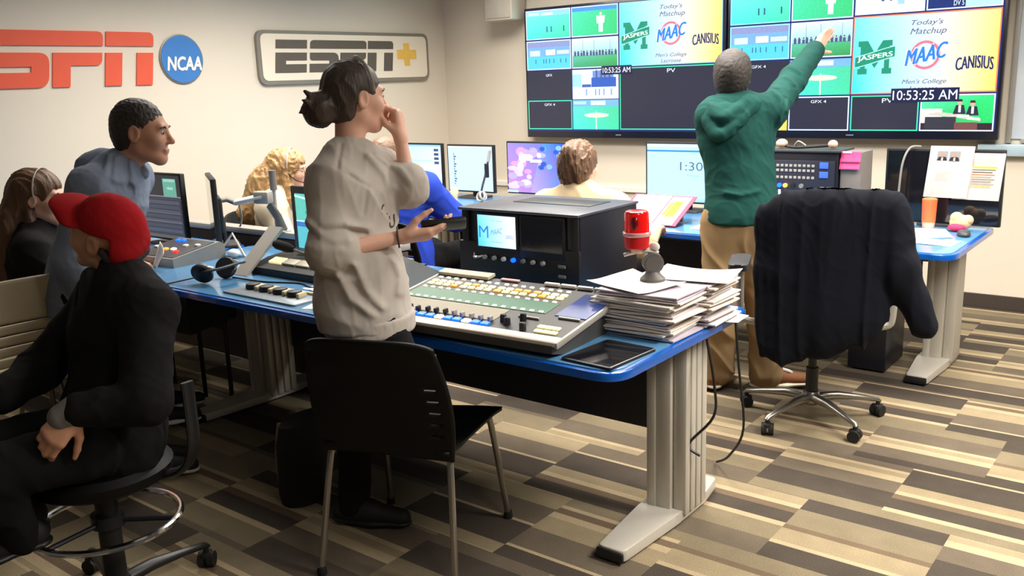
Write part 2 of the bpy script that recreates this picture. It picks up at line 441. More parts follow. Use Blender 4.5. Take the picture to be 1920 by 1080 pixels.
# ---------------------------------------------------------------- the two wall screens
YT = 6.50
M_tvbez = mat('tv_bezel', (22, 26, 44), .3, var=.04, coat=.3)
def matchup(P, x0, z0, x1, z1, big=True):
    w, h = x1-x0, z1-z0
    def X(a): return x0+a*w
    def Z(a): return z0+a*h
    L_, M_, R_ = (40, 225, 240), (178, 208, 236), (252, 218, 96)
    TL, TM, TR = (110, 214, 250), (186, 212, 232), (252, 226, 120)
    P.poly([(X(0), Z(0)), (X(.42), Z(0)), (X(.42), Z(1)), (X(0), Z(1))], None, [L_, M_, TM, TL]); P.L -= 1
    P.poly([(X(.42), Z(0)), (X(.72), Z(0)), (X(.72), Z(1)), (X(.42), Z(1))], None, [M_, (212, 208, 186), (214, 212, 190), TM]); P.L -= 1
    P.poly([(X(.72), Z(0)), (X(1), Z(0)), (X(1), Z(1)), (X(.72), Z(1))], None, [(212, 208, 186), R_, TR, (214, 212, 190)])
    dk = (70, 74, 110)
    P.text("Today's", X(.52), Z(.885), w*.22, h*.085, dk, shear=.3)
    P.text("Matchup", X(.53), Z(.77), w*.25, h*.10, dk, shear=.3)
    P.text("Men's College", X(.52), Z(.13), w*.31, h*.075, dk, shear=.3)
    P.text("Lacrosse", X(.52), Z(.045), w*.20, h*.06, dk, shear=.3)
    g = (20, 132, 104)
    def blockM(cx, cz, mw, mh, c):
        pts = [(-.5, -.5), (-.22, -.5), (-.22, -.33), (-.28, -.33), (-.28, .12), (0, -.32), (.28, .12), (.28, -.33), (.22, -.33), (.22, -.5), (.5, -.5), (.5, -.33), (.43, -.33), (.43, .33), (.5, .33), (.5, .5), (.22, .5), (0, .12), (-.22, .5), (-.5, .5), (-.5, .33), (-.43, .33), (-.43, -.33), (-.5, -.33)]
        P.poly([(cx+a*mw, cz+b*mh) for a, b in pts], c)
    blockM(X(.16), Z(.47), w*.25, h*.44, g)
    bx = X(.16); bw = w*.29; bh = h*.13
    def wave(a): return h*.035*math.sin(a*2.6)
    for t_, c, e in ((1, (150, 240, 230), .012), (0, g, 0)):
        lo = [(bx+(a/10-.5)*bw*(1+e*2), Z(.475)-bh/2-h*e+wave(a/10-.5)+ (a/10-.5)*h*.06) for a in range(11)]
        hi = [(q[0], q[1]+bh+2*h*e) for q in lo]
        P.poly(lo+hi[::-1], c)
    P.text('JASPERS', bx+w*.003, Z(.475), bw*.88, bh*.62, (235, 255, 250), slant=.12); P.text('JASPERS', bx, Z(.475), bw*.88, bh*.62, (235, 255, 250), slant=.12)
    P.ring(X(.52), Z(.475), h*.15, h*.185, (236, 110, 130))
    P.text('MAAC', X(.525), Z(.49), w*.31, h*.235, (200, 225, 252), shear=.25, slant=.2)
    P.text('MAAC', X(.522), Z(.49), w*.285, h*.20, (40, 116, 230), shear=.25, slant=.2); P.text('MAAC', X(.530), Z(.49), w*.285, h*.20, (40, 116, 230), shear=.25, slant=.2)
    P.text('CANISIUS', X(.853), Z(.335), w*.245, h*.16, (28, 34, 92), arch=h*.03); P.text('CANISIUS', X(.858), Z(.335), w*.245, h*.16, (28, 34, 92), arch=h*.03)
def sport(P, x0, z0, x1, z1, kind, rnd):
    w, h = x1-x0, z1-z0
    def R(a, b, c, d, col, cols=None): P.rect(x0+a*w, z0+b*h, x0+c*w, z0+d*h, col, cols)
    if kind == 'far':
        g = (64, 205, 190); g2 = (96, 220, 190); R(0, 0, 1, 1, None, [(70, 214, 200), (64, 205, 160), g2, (110, 225, 205)])
        R(0, .82, 1, 1, (128, 205, 240)); R(.05, .86, .3, .96, (190, 232, 250)); R(.36, .84, .62, .93, (214, 240, 252)); R(.7, .88, .93, .97, (150, 190, 230))
        for a in (.47, .57, .86): R(a, .22, a+.025, .38, (36, 90, 110)); P.ell(x0+(a+.012)*w, z0+.4*h, w*.014, h*.03, (36, 90, 110), 8)
    elif kind == 'solo':
        R(0, 0, 1, 1, None, [(60, 200, 150), (50, 186, 110), (60, 190, 120), (76, 205, 170)]); R(0, .86, 1, 1, (70, 140, 225))
        for a, c in ((.60, (240, 250, 250)), (.64, (222, 240, 245))): R(a, .1, a+.05, .42, c)
        P.poly([(x0+.56*w, z0+.40*h), (x0+.72*w, z0+.40*h), (x0+.74*w, z0+.66*h), (x0+.55*w, z0+.66*h)], (235, 244, 250))
        P.ell(x0+.645*w, z0+.73*h, w*.03, h*.06, (210, 190, 180), 10)
    elif kind == 'crowd':
        R(0, 0, 1, 1, (80, 190, 225)); R(0, .46, 1, 1, (112, 160, 220)); R(0, .8, 1, 1, (130, 140, 185))
        R(.06, .48, .3, .68, (190, 232, 248)); R(.44, .5, .66, .7, (206, 236, 250)); R(.7, .52, .98, .66, (186, 222, 246))
        for a in (.19, .38, .44, .52, .62, .78, .9): R(a, .2, a+.018, .36, (44, 100, 140))
    elif kind == 'line':
        R(0, 0, 1, 1, None, [(70, 150, 130), (54, 150, 96), (190, 225, 240), (205, 232, 250)]); R(0, 0, 1, .42, None, [(60, 150, 110), (48, 140, 70), (70, 170, 110), (90, 176, 150)])
        for k in range(14):
            a = .03+k*.07+.02*rnd.random(); R(a, .40, a+.045, .52+.06*rnd.random(), (64, 76, 120))
            P.ell(x0+(a+.022)*w, z0+.57*h, w*.013, h*.028, (80, 70, 90), 8)
        for a in (.25, .5, .86): R(a, .5, a+.008, .95, (110, 130, 160))
    elif kind == 'stand':
        R(0, 0, 1, 1, (216, 232, 246)); R(.0, .42, .2, .85, (150, 200, 240)); R(.42, .4, .95, .72, (40, 84, 170)); R(.45, .72, .9, .95, (96, 130, 200))
        for a in (.52, .62, .7, .8): R(a, .68, a+.03, .97, (70, 76, 120))
        for a in (.3, .5, .58, .68, .84): R(a, .12, a+.03, .34, (120, 150, 210))
        R(.22, .4, .42, .5, (60, 90, 160))
    elif kind == 'mid':
        R(0, 0, 1, 1, None, [(70, 205, 195), (62, 200, 150), (70, 190, 140), (90, 196, 190)]); R(0, .78, 1, 1, (110, 165, 220)); R(.4, .82, .72, .96, (196, 222, 244)); R(.02, .85, .3, .95, (160, 205, 236))
        P.ell(x0+.52*w, z0+.48*h, w*.27, h*.08, (214, 214, 190)); R(.505, 0, .53, .6, (200, 230, 190))
    elif kind == 'table':
        R(0, 0, 1, 1, (226, 214, 206)); R(0, .72, 1, 1, (90, 130, 200)); R(.62, .2, .72, .7, (150, 190, 226)); R(.76, .25, .92, .6, (240, 240, 246))
        for a in (.4, .52, .64, .84): P.ell(x0+a*w, z0+.45*h, w*.04, h*.14, (70, 90, 110), 10)
    elif kind == 'menu':
        R(0, 0, 1, 1, (168, 226, 240)); R(0, 0, .52, 1, (24, 44, 104)); P.text('DV 5', x0+.43*w, z0+.12*h, w*.14, h*.14, (230, 240, 255))
        for b in (.32, .5, .68): P.ell(x0+.04*w, z0+b*h, w*.014, h*.03, (230, 240, 255), 8)
    elif kind == 'studio':
        R(0, 0, 1, 1, None, [(40, 170, 90), (30, 190, 90), (40, 205, 110), (90, 215, 170)]); R(0, .1, .3, .62, (214, 206, 200)); R(0, 0, 1, .2, (44, 30, 40))
        P.poly([(x0+.06*w, z0+.45*h), (x0+.5*w, z0+.36*h), (x0+.84*w, z0+.25*h), (x0+.84*w, z0+.33*h), (x0+.55*w, z0+.46*h), (x0+.25*w, z0+.52*h)], (196, 186, 178))
        R(.06, .02, .5, .38, (46, 46, 58)); R(.48, 0, .8, .22, (110, 66, 66))
        for a, b in ((.54, .46), (.72, .42)):
            P.poly([(x0+(a-.09)*w, z0+b*h), (x0+(a+.09)*w, z0+b*h), (x0+(a+.06)*w, z0+(b+.26)*h), (x0+(a-.05)*w, z0+(b+.26)*h)], (34, 38, 54))
            R(a-.015, b+.05, a+.02, b+.25, (214, 220, 226)); P.ell(x0+a*w, z0+(b+.33)*h, w*.035, h*.08, (200, 160, 140), 10)
            P.poly([(x0+(a-.04)*w, z0+(b+.36)*h), (x0+(a+.04)*w, z0+(b+.36)*h), (x0+(a+.03)*w, z0+(b+.43)*h), (x0+(a-.03)*w, z0+(b+.43)*h)], (50, 36, 34))
        R(.52, .38, .68, .44, (240, 240, 240)); R(.66, .3, .82, .36, (240, 240, 240))
    elif kind == 'dark': R(0, 0, 1, 1, (34, 36, 54))
    elif kind == 'warm': R(0, 0, 1, 1, None, [(228, 222, 180), (250, 196, 70), (252, 200, 90), (226, 222, 190)]); R(.45, .25, .8, .6, (170, 160, 160))
CYB, WHB, GRB = (150, 240, 250), (206, 232, 255), (60, 214, 160)
def wall_screen(label, x0, x1, z0, z1, panes, clock):
    t = thing('wall_screen', label, 'video screen', ((x0+x1)/2, YT, z0))
    cx, cz = (x0+x1)/2, (z0+z1)/2
    MB().box((cx, YT+.032, cz), (x1-x0, .06, z1-z0), bev=.006).build('bezel', M_tvbez, t, True)
    MB().box((cx, YT+.078, cz), (.6, .06, .5), bev=.01).build('wall_mount', M_black, t, True)
    P = Pic((0, YT+.0015, 0), (1, 0, 0), (0, 0, 1)); P.rect(x0+.018, z0+.055, x1-.018, z1-.018, (22, 30, 96))
    P.build('panel', SCREEN, t, True)
    P = Pic((0, YT-.001, 0), (1, 0, 0), (0, 0, 1)); P.text('-----', cx, z0+.026, .05, .006, (150, 156, 170)); P.build('maker_mark', SCREEN, t, True)
    rnd = random.Random(3)
    for (a, b, c, d, kind, bc, txt) in panes:
        P = Pic((0, YT, 0), (1, 0, 0), (0, 0, 1))
        if bc: P.rect(a, b, c, d, bc)
        e = .008 if bc else 0
        if kind == 'match': matchup(P, a+e, b+e, c-e, d-e)
        else: sport(P, a+e, b+e, c-e, d-e, kind, rnd)
        if txt:
            tw = .022*len(txt)*(1.6 if txt == 'PV' else 1); th = .03 if txt == 'PV' else .020
            P.text(txt, (a+c)/2+(.02 if txt == 'PV' else 0), d-.035, tw, th, (225, 238, 250))
        P.build('video_pane', SCREEN, t, True)
    a, b, w, h, s = clock
    P = Pic((0, YT-.006, 0), (1, 0, 0), (0, 0, 1)); P.rect(a-w/2-.012, b-h/2-.014, a+w/2+.012, b+h/2+.014, (10, 20, 60))
    P.text(s, a, b, w, h, (235, 245, 255)); P.build('clock_overlay', SCREEN, t, True)
    return t
c = [-4.885, -4.425, -3.965, -3.062]; r = [1.178, 1.428, 1.68, 1.932, 2.172]
wall_screen('left big wall screen with a wide dark pane under its match graphic', -4.905, -3.035, 1.108, 2.195, [
    (c[0], r[3], c[1], r[4], 'far', WHB, ''), (c[1]+.01, r[3], c[2], r[4], 'solo', WHB, ''),
    (c[0], r[2], c[1], r[3]-.012, 'crowd', WHB, ''), (c[1]+.01, r[2], c[2], r[3]-.012, 'line', WHB, ''),
    (c[0], r[1], c[1], r[2]-.012, 'dark', None, 'GFX'), (c[1]+.01, r[1], c[2], r[2]-.012, 'stand', None, ''),
    (c[0], r[0], c[1], r[1]-.006, 'dark', GRB, 'GFX 4'), (c[1]+.01, r[0], c[2], r[1]-.006, 'mid', None, ''),
    (c[2]+.012, r[2], c[3], r[4], 'match', (150, 200, 190), ''), (c[2]+.012, r[0], c[3], r[2]-.010, 'dark', GRB, 'PV')],
    (-3.98, 1.655, .26, .042, '10:53:25 AM'))
c = [-3.0, -2.548, -2.102, -1.652, -1.196]; r = [1.178, 1.425, 1.682, 1.938, 2.185]
wall_screen('right of the two big wall screens, large match graphic above its bottom row of panes', -3.022, -1.168, 1.122, 2.21, [
    (c[0], r[3], c[1], r[4], 'far', CYB, ''), (c[1]+.01, r[3], c[2]-.006, r[4], 'solo', WHB, ''),
    (c[2]+.006, r[3]+.01, c[3], r[4], 'table', WHB, ''), (c[3]+.01, r[3]+.01, c[4], r[4], 'menu', WHB, ''),
    (c[0], r[2], c[1], r[3]-.012, 'crowd', CYB, ''), (c[1]+.01, r[2], c[2]-.006, r[3]-.012, 'line', WHB, ''),
    (c[0], r[1], c[1], r[2]-.012, 'dark', None, 'GFX 4'), (c[1]+.01, r[1], c[2]-.006, r[2]-.012, 'mid', None, ''),
    (c[0], r[0], c[1], r[1]-.010, 'warm', None, ''), (c[1]+.01, r[0], c[2]-.006, r[1]-.010, 'dark', WHB, 'GFX 4'),
    (c[2], r[1], c[4], r[3], 'match', (236, 120, 80), ''),
    (c[2]+.006, r[0], c[3], r[1]-.010, 'dark', GRB, 'PV'), (c[3]+.01, r[0], c[4], r[1]-.010, 'studio', WHB, '')],
    (-1.62, 1.413, .40, .062, '10:53:25 AM'))
# ---------------------------------------------------------------- desks
def T_leg(parent, x, yc, zt, foot=(.46, .25), w=.12, d=.20):
    """T-shaped desk leg: ribbed column standing on a long tapered foot"""
    mb = MB()
    mb.box((x, yc, (zt+.03)/2), (w*.55, d, zt-.03), bev=.008)
    for k in range(4):
        mb.box((x+w*.5, yc-d/2+.035+k*(d-.07)/3, (zt+.03)/2), (w*.45, (d-.05)/4, zt-.03), bev=.010)
    mb.box((x-w*.38, yc-d/2+.02, (zt+.03)/2), (w*.3, .05, zt-.03), bev=.005)
    lg = mb.build('leg_column', M_alu, parent, True)
    a, b = yc-foot[0], yc+foot[1]
    M = Matrix(((0, 1, 0, x), (1, 0, 0, yc), (0, 0, 1, 0), (0, 0, 0, 1)))
    prof = rounded([(-foot[0], -.052), (-.12, -.085), (.1, -.085), (foot[1], -.05), (foot[1], .05), (.1, .075), (-.12, .075), (-foot[0], .052)], .02, 3)
    ft = MB().prism(prof, .012, .05, M, bev=.008).build('leg_foot', M_alu, lg, True)
    MB().box((x, a-.004, .026), (.104, .016, .036), bev=.006).build('foot_end_cap', M_black, lg, True)
    for yy in (a+.04, b-.04): MB().cyl((x, yy, 0), (x, yy, .02), .02, seg=12).build('foot_glide', M_black, lg, True)
    return lg
def desk(label, x0, x1, y0, y1, z, legs, modesty, corner=.10):
    t = thing('console_desk', label, 'desk', ((x0+x1)/2, (y0+y1)/2, 0))
    o = rrect(x0, y0, x1, y1, corner, 6)
    i = rrect(x0+.022, y0+.022, x1-.022, y1-.022, corner*.85, 6)
    MB().prism(o, z-.030, z-.004, bev=.006).build('desk_edge', M_edge, t, True)
    MB().prism(i, z-.006, z, bev=.002).build('desktop', M_blue, t, True)
    MB().box(((x0+x1)/2, y0+.30, z-.065), (x1-x0-.35, .05, .06), bev=.006).build('support_beam', M_dkgrey, t, True)
    MB().box(((x0+x1)/2, y1-.28, z-.065), (x1-x0-.35, .05, .06), bev=.006).build('support_beam', M_dkgrey, t, True)
    for x, yc in legs: T_leg(t, x, yc, z-.03)
    if modesty:
        my, mz0, mx0, mx1 = modesty
        MB().box(((mx0+mx1)/2, my, (mz0+z-.05)/2), (mx1-mx0, .02, z-.05-mz0), bev=.003).build('modesty_panel', M_navy, t, True)
    return t
d1 = desk('front blue console desk carrying the audio mixer and the paper stack', -4.28, -1.335, 2.165, 3.13, .75, [(-1.50, 2.84), (-3.89, 2.84)], (2.92, .27, -3.80, -1.58))
MB().box((-2.9, 2.80, .60), (2.1, .22, .05), bev=.01).build('cable_tray', M_black, d1, True)
d3 = desk('left blue console desk under the dark waveform monitor', -5.78, -4.30, 2.2, 3.07, .75, [(-5.6, 2.85)], (2.92, .27, -5.5, -4.4))
d2 = desk('rear blue console desk under the wall screens', -5.45, -0.94, 4.47, 5.42, .745, [(-1.14, 5.22), (-4.7, 5.22)], (5.2, .28, -4.6, -1.25))
# low dark divider with a silver rail behind the front desks
t = thing('desk_divider', 'low dark divider panel with silver top rail behind the front desk', 'divider', (-4.4, 3.19, 0))
MB().box((-4.35, 3.19, .39), (2.3, .05, .78), bev=.004).build('panel', mat('divider_fabric', (66, 56, 52), .85, bump=.3, bs=500), t, True)
MB().box((-4.35, 3.19, .805), (2.3, .09, .035), bev=.006).build('top_rail', M_lgrey, t, True)

# ---------------------------------------------------------------- chairs
M_chair = mat('black_chair_shell', (10, 10, 11), .5, var=.08, bump=.1, bs=250, spec=.25)
M_beigech = mat('beige_chair_shell', (196, 184, 156), .5, var=.04, bump=.1, bs=250)
SLOT = [.86, .93]
def stack_chair(label, loc, rz, shell, group=None):
    t = thing('stacking_chair', label, 'chair', loc, rz, group)
    def seat(u, v):
        x = (u-.5)*.49*(1-.10*(1-v)); y = -.22+v*.46
        z = .455-.035*math.exp(-((u-.5)/.28)**2)*math.sin(PI*min(1, v*.9))-.05*max(0, v-.82)**1*3*.35+.02*(abs(u-.5)*2)**4*0
        return (x, y, z)
    MB().grid(seat, 20, 20).build('seat', shell, t, solid=.014, smooth=60)
    def back(u, v):
        a = (u-.5)*2
        w = .232+.022*math.sin(PI*min(1, v*1.1))-.012*v
        x = a*w; bow = .055*(1-a*a)
        y = -.20-.055*v-.035*v*v-bow*(.4+.6*v); z = .425+v*.415+.014*(1-a*a)-.02*abs(a)**6*(1 if v > .9 else 0)
        return (x, y, z)
    def slot(u, v):
        return SLOT[0] < u < SLOT[1] and .20 < v < .62 and (int(v*40) % 4 == 0)
    MB().grid(back, 40, 40, slot).build('backrest', shell, t, solid=.012, smooth=60)
    for sx in (-1, 1):
        for sy, ys, yb in ((1, .17, .27), (-1, -.17, -.27)):
            lg = MB().tube([(sx*.20, ys, .435), (sx*.215, ys*1.15, .40), (sx*.242, yb, .012)], .0115, 10, 5).build('leg', M_steel, t)
            MB().lathe([(.016, 0), (.018, .006), (.014, .03)], (sx*.242, yb, 0), seg=12).build('leg_glide', M_rub, lg)
    fr = MB()
    for sx in (-1, 1): fr.tube([(sx*.20, -.19, .425), (sx*.20, .18, .435)], .011, 8)
    fr.tube([(-.2, .16, .432), (.2, .16, .432)], .010, 8); fr.tube([(-.2, -.17, .424), (.2, -.17, .424)], .010, 8)
    for sx in (-1, 1): fr.tube([(sx*.20, -.17, .43), (sx*.205, -.185, .46), (sx*.20, -.195, .58)], .010, 8, 4)
    fr.build('seat_frame', M_steel, t)
    return t
CH = stack_chair('black plastic stacking chair in the foreground behind the person in the grey sweatshirt', (-2.12, 2.10, 0), math.radians(20), M_chair)
SLOT[:] = [.14, .88]
BC = stack_chair('beige plastic slotted chair at the left edge of the picture', (-3.90, 1.53, 0), math.radians(86), M_beigech); BC.scale = (1.1, 1.1, 1.1)
def chair_copy(label, loc, rz):
    c = copy_tree(CH); c.location = loc; c.rotation_euler = (0, 0, rz); c['label'] = label
    INV[c] = (Matrix.Translation(loc) @ Matrix.Rotation(rz, 4, 'Z')).inverted(); return c
t = thing('storage_cart', 'low dark cart on thin legs under the left end of the front desks', 'cart', (-4.2, 2.5, 0))
MB().prism([(-4.6, 2.37), (-3.87, 2.37), (-3.99, 2.72), (-4.6, 2.72)], .45, .66, bev=.006).build('cart_body', mat('dark_teal_cart', (30, 40, 44), .5), t, True)
for x, y in ((-3.99, 2.64), (-4.2, 2.62), (-4.56, 2.41), (-4.56, 2.66)): MB().cyl((x, y, 0), (x, y, .452), .012, seg=10).build('leg', M_black, t, True)
chair_copy('black chair under the seated person with long brown hair', (-4.36, 1.86, 0), math.radians(-53))
chair_copy('black chair under the seated person in the blue shirt', (-3.86, 3.86, 0), math.radians(12))
chair_copy('black chair under the seated person in the cream tee behind the rack box', (-2.63, 3.86, 0), math.radians(4))
chair_copy('black chair under the seated person with wavy blonde hair', (-4.62, 3.57, 0), math.radians(-58))

def caster(parent, c, a, m=None):
    fw = MB()
    x, y = c; dx, dy = -math.sin(a)*.012, math.cos(a)*.012
    for s in (-1, 1):
        fw.cyl((x+dx*s*2.2, y+dy*s*2.2, .027), (x+dx*s*.4, y+dy*s*.4, .027), .027, seg=16)
    fw.box((x, y, .045), (.05, .03, .022), a, bev=.008); fw.cyl((x, y, .04), (x, y, .075), .010, seg=10)
    return fw.build('caster', M_rub, parent)
def star_base(t, R, mleg, a0, z0=.075, zh=.13, w=.026, n=5):
    hub = MB().lathe([(.03, z0-.005), (.042, z0+.01), (.042, zh-.01), (.034, zh+.005)], seg=20).build('hub', mleg, t)
    for k in range(n):
        a = a0+2*PI*k/n; c, s = math.cos(a), math.sin(a)
        pr = [((.03*c, .03*s, zh-.025), (.022, w)), ((.12*c, .12*s, zh-.022), (.020, w*.9)), ((R*.75*c, R*.75*s, z0+.018), (.013, w*.65)), ((R*c, R*s, z0+.004), (.011, w*.55)), (((R+.012)*c, (R+.012)*s, z0-.004), (.006, w*.4))]
        lg = MB().loft(pr, 14).build('base_leg', mleg, t, smooth=50)
        caster(lg, (R*c, R*s), a+.6)
# swivel office chair with the jacket
rz = math.radians(20); OC = (-1.42, 4.03, 0)
t = thing('office_chair', 'black swivel office chair on a silver five-star base under the hung jacket', 'chair', OC, rz)
star_base(t, .315, M_steel, math.radians(18))
MB().lathe([(.028, .12), (.028, .25), (.019, .25), (.019, .42)], seg=16).build('gas_column', M_black, t)
MB().box((0, 0, .44), (.24, .26, .05), bev=.015).box((.17, -.02, .42), (.12, .02, .02), bev=.005).build('tilt_mechanism', M_black, t)
MB().prism(rrect(-.25, -.23, .25, .25, .09, 6), .46, .525, bev=.025).build('seat', mat('black_seat_fabric', (18, 18, 20), .85, bump=.3, bs=600), t)
def bk(u, v):
    a = (u-.5)*2; w = .235-.03*v*v
    return (a*w*.9, -.245-.05*v+.045*a*a+.0, .60+v*.42)
MB().grid(bk, 16, 16).build('backrest', MATS['black_seat_fabric'], t, solid=.04, smooth=60)
MB().tube([(0, -.06, .44), (0, -.26, .46), (0, -.29, .62), (0, -.28, .8)], .022, 10, 5).build('back_support', M_black, t)
for sx in (-1, 1):
    a = MB().tube([(sx*.2, .05, .44), (sx*.31, .05, .45), (sx*.335, .05, .50), (sx*.34, .05, .72)], .018, 10, 4).build('arm_post', M_lgrey, t)
    MB().prism(rrect(sx*.34-.045, -.12, sx*.34+.045, .16, .03, 5), .72, .75, bev=.008).build('arm_pad', M_dkgrey, a)

# drafting stool
SC = (-2.607, 1.243, 0)
t = thing('drafting_stool', 'black drafting stool with chrome foot ring under the person in the red cap', 'stool', SC, math.radians(10))
star_base(t, .33, mat('black_base_plastic', (30, 29, 28), .4, var=.06), math.radians(12))
MB().lathe([(.034, .12), (.034, .40), (.02, .40), (.02, .47)], seg=16).build('gas_column', M_black, t)
rg = MB().torus((0, 0, .32), .212, .0105, seg=56).build('foot_ring', M_chrome, t)
sp = MB()
for k in range(3):
    a = 2*PI*k/3+.5; sp.tube([(.03*math.cos(a), .03*math.sin(a), .32), (.21*math.cos(a), .21*math.sin(a), .32)], .008, 8)
sp.lathe([(.05, .305), (.05, .345)], seg=16).build('ring_spoke', M_black2, rg)
MB().lathe([(.18, .455), (.205, .47), (.21, .50), (.19, .52), (.02, .522)], seg=36).build('seat', M_chair, t)
MB().box((0, 0, .448), (.2, .2, .03), bev=.01).build('seat_plate', M_black, t)

MB().loft([(p, (.012, .03)) for p in spline([(-2.50, 1.33, .46), (-2.40, 1.385, .485), (-2.352, 1.405, .56), (-2.36, 1.415, .68), (-2.37, 1.42, .76)], 5)], 12).build('back_bracket', M_black, t, True)
t = thing('tote_bag', 'black bag with a tan side edge standing on the carpet left of the foreground chair', 'bag', (-2.78, 2.13, 0), math.radians(18))
MB().loft([((0, 0, .002), (.085, .12)), ((0, 0, .05), (.09, .13)), ((0, 0, .24), (.085, .125)), ((0, 0, .33), (.05, .12)), ((0, 0, .335), (.03, .11))], 20).build('bag_body', mat('black_bag_cloth', (24, 22, 22), .85, bump=.3, bs=400), t)
MB().tube([(-.078, -.05, .06), (-.078, -.05, .2), (-.058, -.05, .32)], .012, 8, 4).build('tan_edge', mat('tan_strap', (150, 124, 98), .8), t)
# ---------------------------------------------------------------- audio mixer
M_mixtop = mat('mixer_panel', (52, 49, 45), .45, var=.05)
M_mixbod = mat('mixer_body', (74, 72, 70), .45, metal=.2)
M_fadbed = mat('mixer_fader_bed', (150, 140, 118), .5)
t = thing('audio_mixer', 'wide audio mixing console with lit keys on the front blue desk', 'mixer', (-1.995, 2.405, .75), math.radians(3))
W2, Dp = .41, .235
def mz(q): return .048+.065*q            # panel height along the depth
MX = Matrix(((0, 0, 1, 0), (1, 0, 0, 0), (0, 1, 0, 0), (0, 0, 0, 1)))
MB().prism([(-Dp, .018), (-Dp, mz(0)-.004), (Dp, mz(1)-.004), (Dp, .03), (Dp-.06, 0), (-Dp+.07, 0)], -W2+.012, W2-.012, MX).build('body', M_mixbod, t, smooth=20)
tilt = math.atan(.065/(2*Dp))
RT = Matrix.Rotation(tilt, 3, 'X')
def MP(p, q, h=0): return Vector((-W2+2*W2*p, -Dp+2*Dp*q, mz(q)+h))
def slab(p0, q0, p1, q1, th, name, m, parent=t, h=0, bev=.001):
    c = MP((p0+p1)/2, (q0+q1)/2, h+th/2)
    return MB().box(c, ((p1-p0)*2*W2, (q1-q0)*2*Dp, th), RT, bev=bev).build(name, m, parent, smooth=0)
slab(0, .10, 1, 1.0, .006, 'control_panel', M_mixtop, h=-.004)
MB().box(MP(.5, .05, .0), (2*W2, .05, .018), RT, bev=.007).build('arm_rest', mat('mixer_arm_rest', (206, 196, 182), .35, metal=.2), t)
for s in (0, 1): MB().box(MP(s, .5, -.004), (.012, 2*Dp, .022), RT, bev=.004).build('side_cheek', M_lgrey, t)
slab(.01, .22, .62, .44, .001, 'fader_bed', M_fadbed, h=.0025)
slab(.02, .45, .79, .66, .001, 'channel_display', M_kgrn, h=.0025)
slab(.84, .44, .985, .88, .003, 'touch_screen', mat('mixer_touch_screen', (52, 66, 120), .2, emit=.25, ecol=(60, 80, 150)), h=.002)
def keymesh(sx, sy, th): 
    bm = MB().box((0, 0, 0), (sx, sy, th), RT, bev=.0012); me = bpy.data.meshes.new('key'); bm.bm.to_mesh(me); bm.bm.free(); return me
kb, ks, kc, kf = keymesh(.026, .018, .006), keymesh(.016, .011, .006), keymesh(.030, .022, .007), None
def put(me, name, m, p, q, h, parent=t):
    me2 = me if (me.materials and me.materials[0] == m) else None
    if me2 is None:
        key = (me.name, m.name)
        if key not in KM: k = me.copy(); k.materials.append(m); KM[key] = k
        me2 = KM[key]
    o = bpy.data.objects.new(name, me2); COL.objects.link(o); o.parent = parent; o.location = MP(p, q, h); return o
KM = {}
rk = random.Random(5)
for i in range(16):
    p = .045+(i//4)*.192+(i % 4)*.046
    for q in (.74, .80): put(kb, 'lit_key', M_kora if rk.random() < .16 else M_key, p, q, .005)
    put(ks, 'small_key', M_kwht, p-.006, .885, .004); put(ks, 'small_key', M_kwht, p, .665, .004); put(ks, 'small_key', M_kwht, p+.004, .53-.06, .004)
M_fcap = mat('grey_fader_cap', (150, 146, 142), .4)
for i in range(13):
    p = .03+i*.0485
    put(kc, 'channel_key', M_kwht if i in (0, 3, 7, 10) else M_kblu, p, .145, .006)
    fd = MB().box((0, 0, .010), (.012, .022, .018), RT, bev=.004).build('fader', M_black if i < 8 else M_fcap, t)
    fd.location = MP(p, .205+.02*rk.random(), .002)
for (p, q) in ((.70, .20), (.795, .15), (.665, .24), (.74, .30)):
    k = MB().lathe([(.012, 0), (.011, .022), (.008, .025)], seg=16).build('knob', M_black, t); k.location = MP(p, q, .002)
for i in range(6):
    put(kb, 'cream_key', M_key, .865+.035*(i % 3)-.01*(i//3), .16+.07*(i//3), .005)
slab(.70, .335, .80, .35, .006, 'cross_bar', M_lgrey, h=.003); slab(.87, .40, .97, .42, .006, 'cross_bar', M_lgrey, h=.003)
for i in range(4): slab(.60+i*.085, .955, .675+i*.085, .985, .010, 'rear_tab', M_white, h=.004)
slab(.0, .93, .30, 1.03, .012, 'rear_label_strip', mat('cream_label_strip', (196, 186, 164), .6), h=.004)
slab(.36, .95, .46, .985, .006, 'pink_tab', mat('pink_tab', (214, 150, 150), .5), h=.004)

# ---------------------------------------------------------------- boxed rack with two small monitors
rz = math.radians(0); t = thing('equipment_rack_box', 'big black equipment rack box with two small screens behind the audio mixer', 'rack box', (-2.24, 3.105, .75), rz)
w, d, h = .60, .43, .335
MB().box((0, 0, h/2+.004), (w, d, h-.008), bev=.006).build('case', M_black2, t)
MB().box((0, -.01, h-.002), (w+.012, d+.03, .012), bev=.004).build('lid', mat('rack_lid', (78, 80, 92), .35, var=.03), t)
MB().box((.02, .06, h+.005), (w*.66, .16, .003), bev=.001).build('lid_recess', M_black2, t)
MB().box((-.008, -d/2-.004, .10), (w+.016, .018, .19), bev=.006).build('lower_front', M_black, t)
for s in (-1, 1): MB().box((s*(w/2-.022), -d/2-.004, h*.6), (.036, .014, h*.74), bev=.003).build('rack_ear', M_black, t)
f1 = MB().box((-.105, -d/2-.008, .245), (.225, .014, .155), bev=.004).build('monitor_frame', M_black, t)
P = Pic((-.105-.10, -d/2-.0165, .245-.066), (1, 0, 0), (0, 0, 1))
P.poly([(0, 0), (.2, 0), (.2, .132), (0, .132)], None, [(60, 190, 235), (220, 222, 240), (226, 232, 244), (110, 205, 250)])
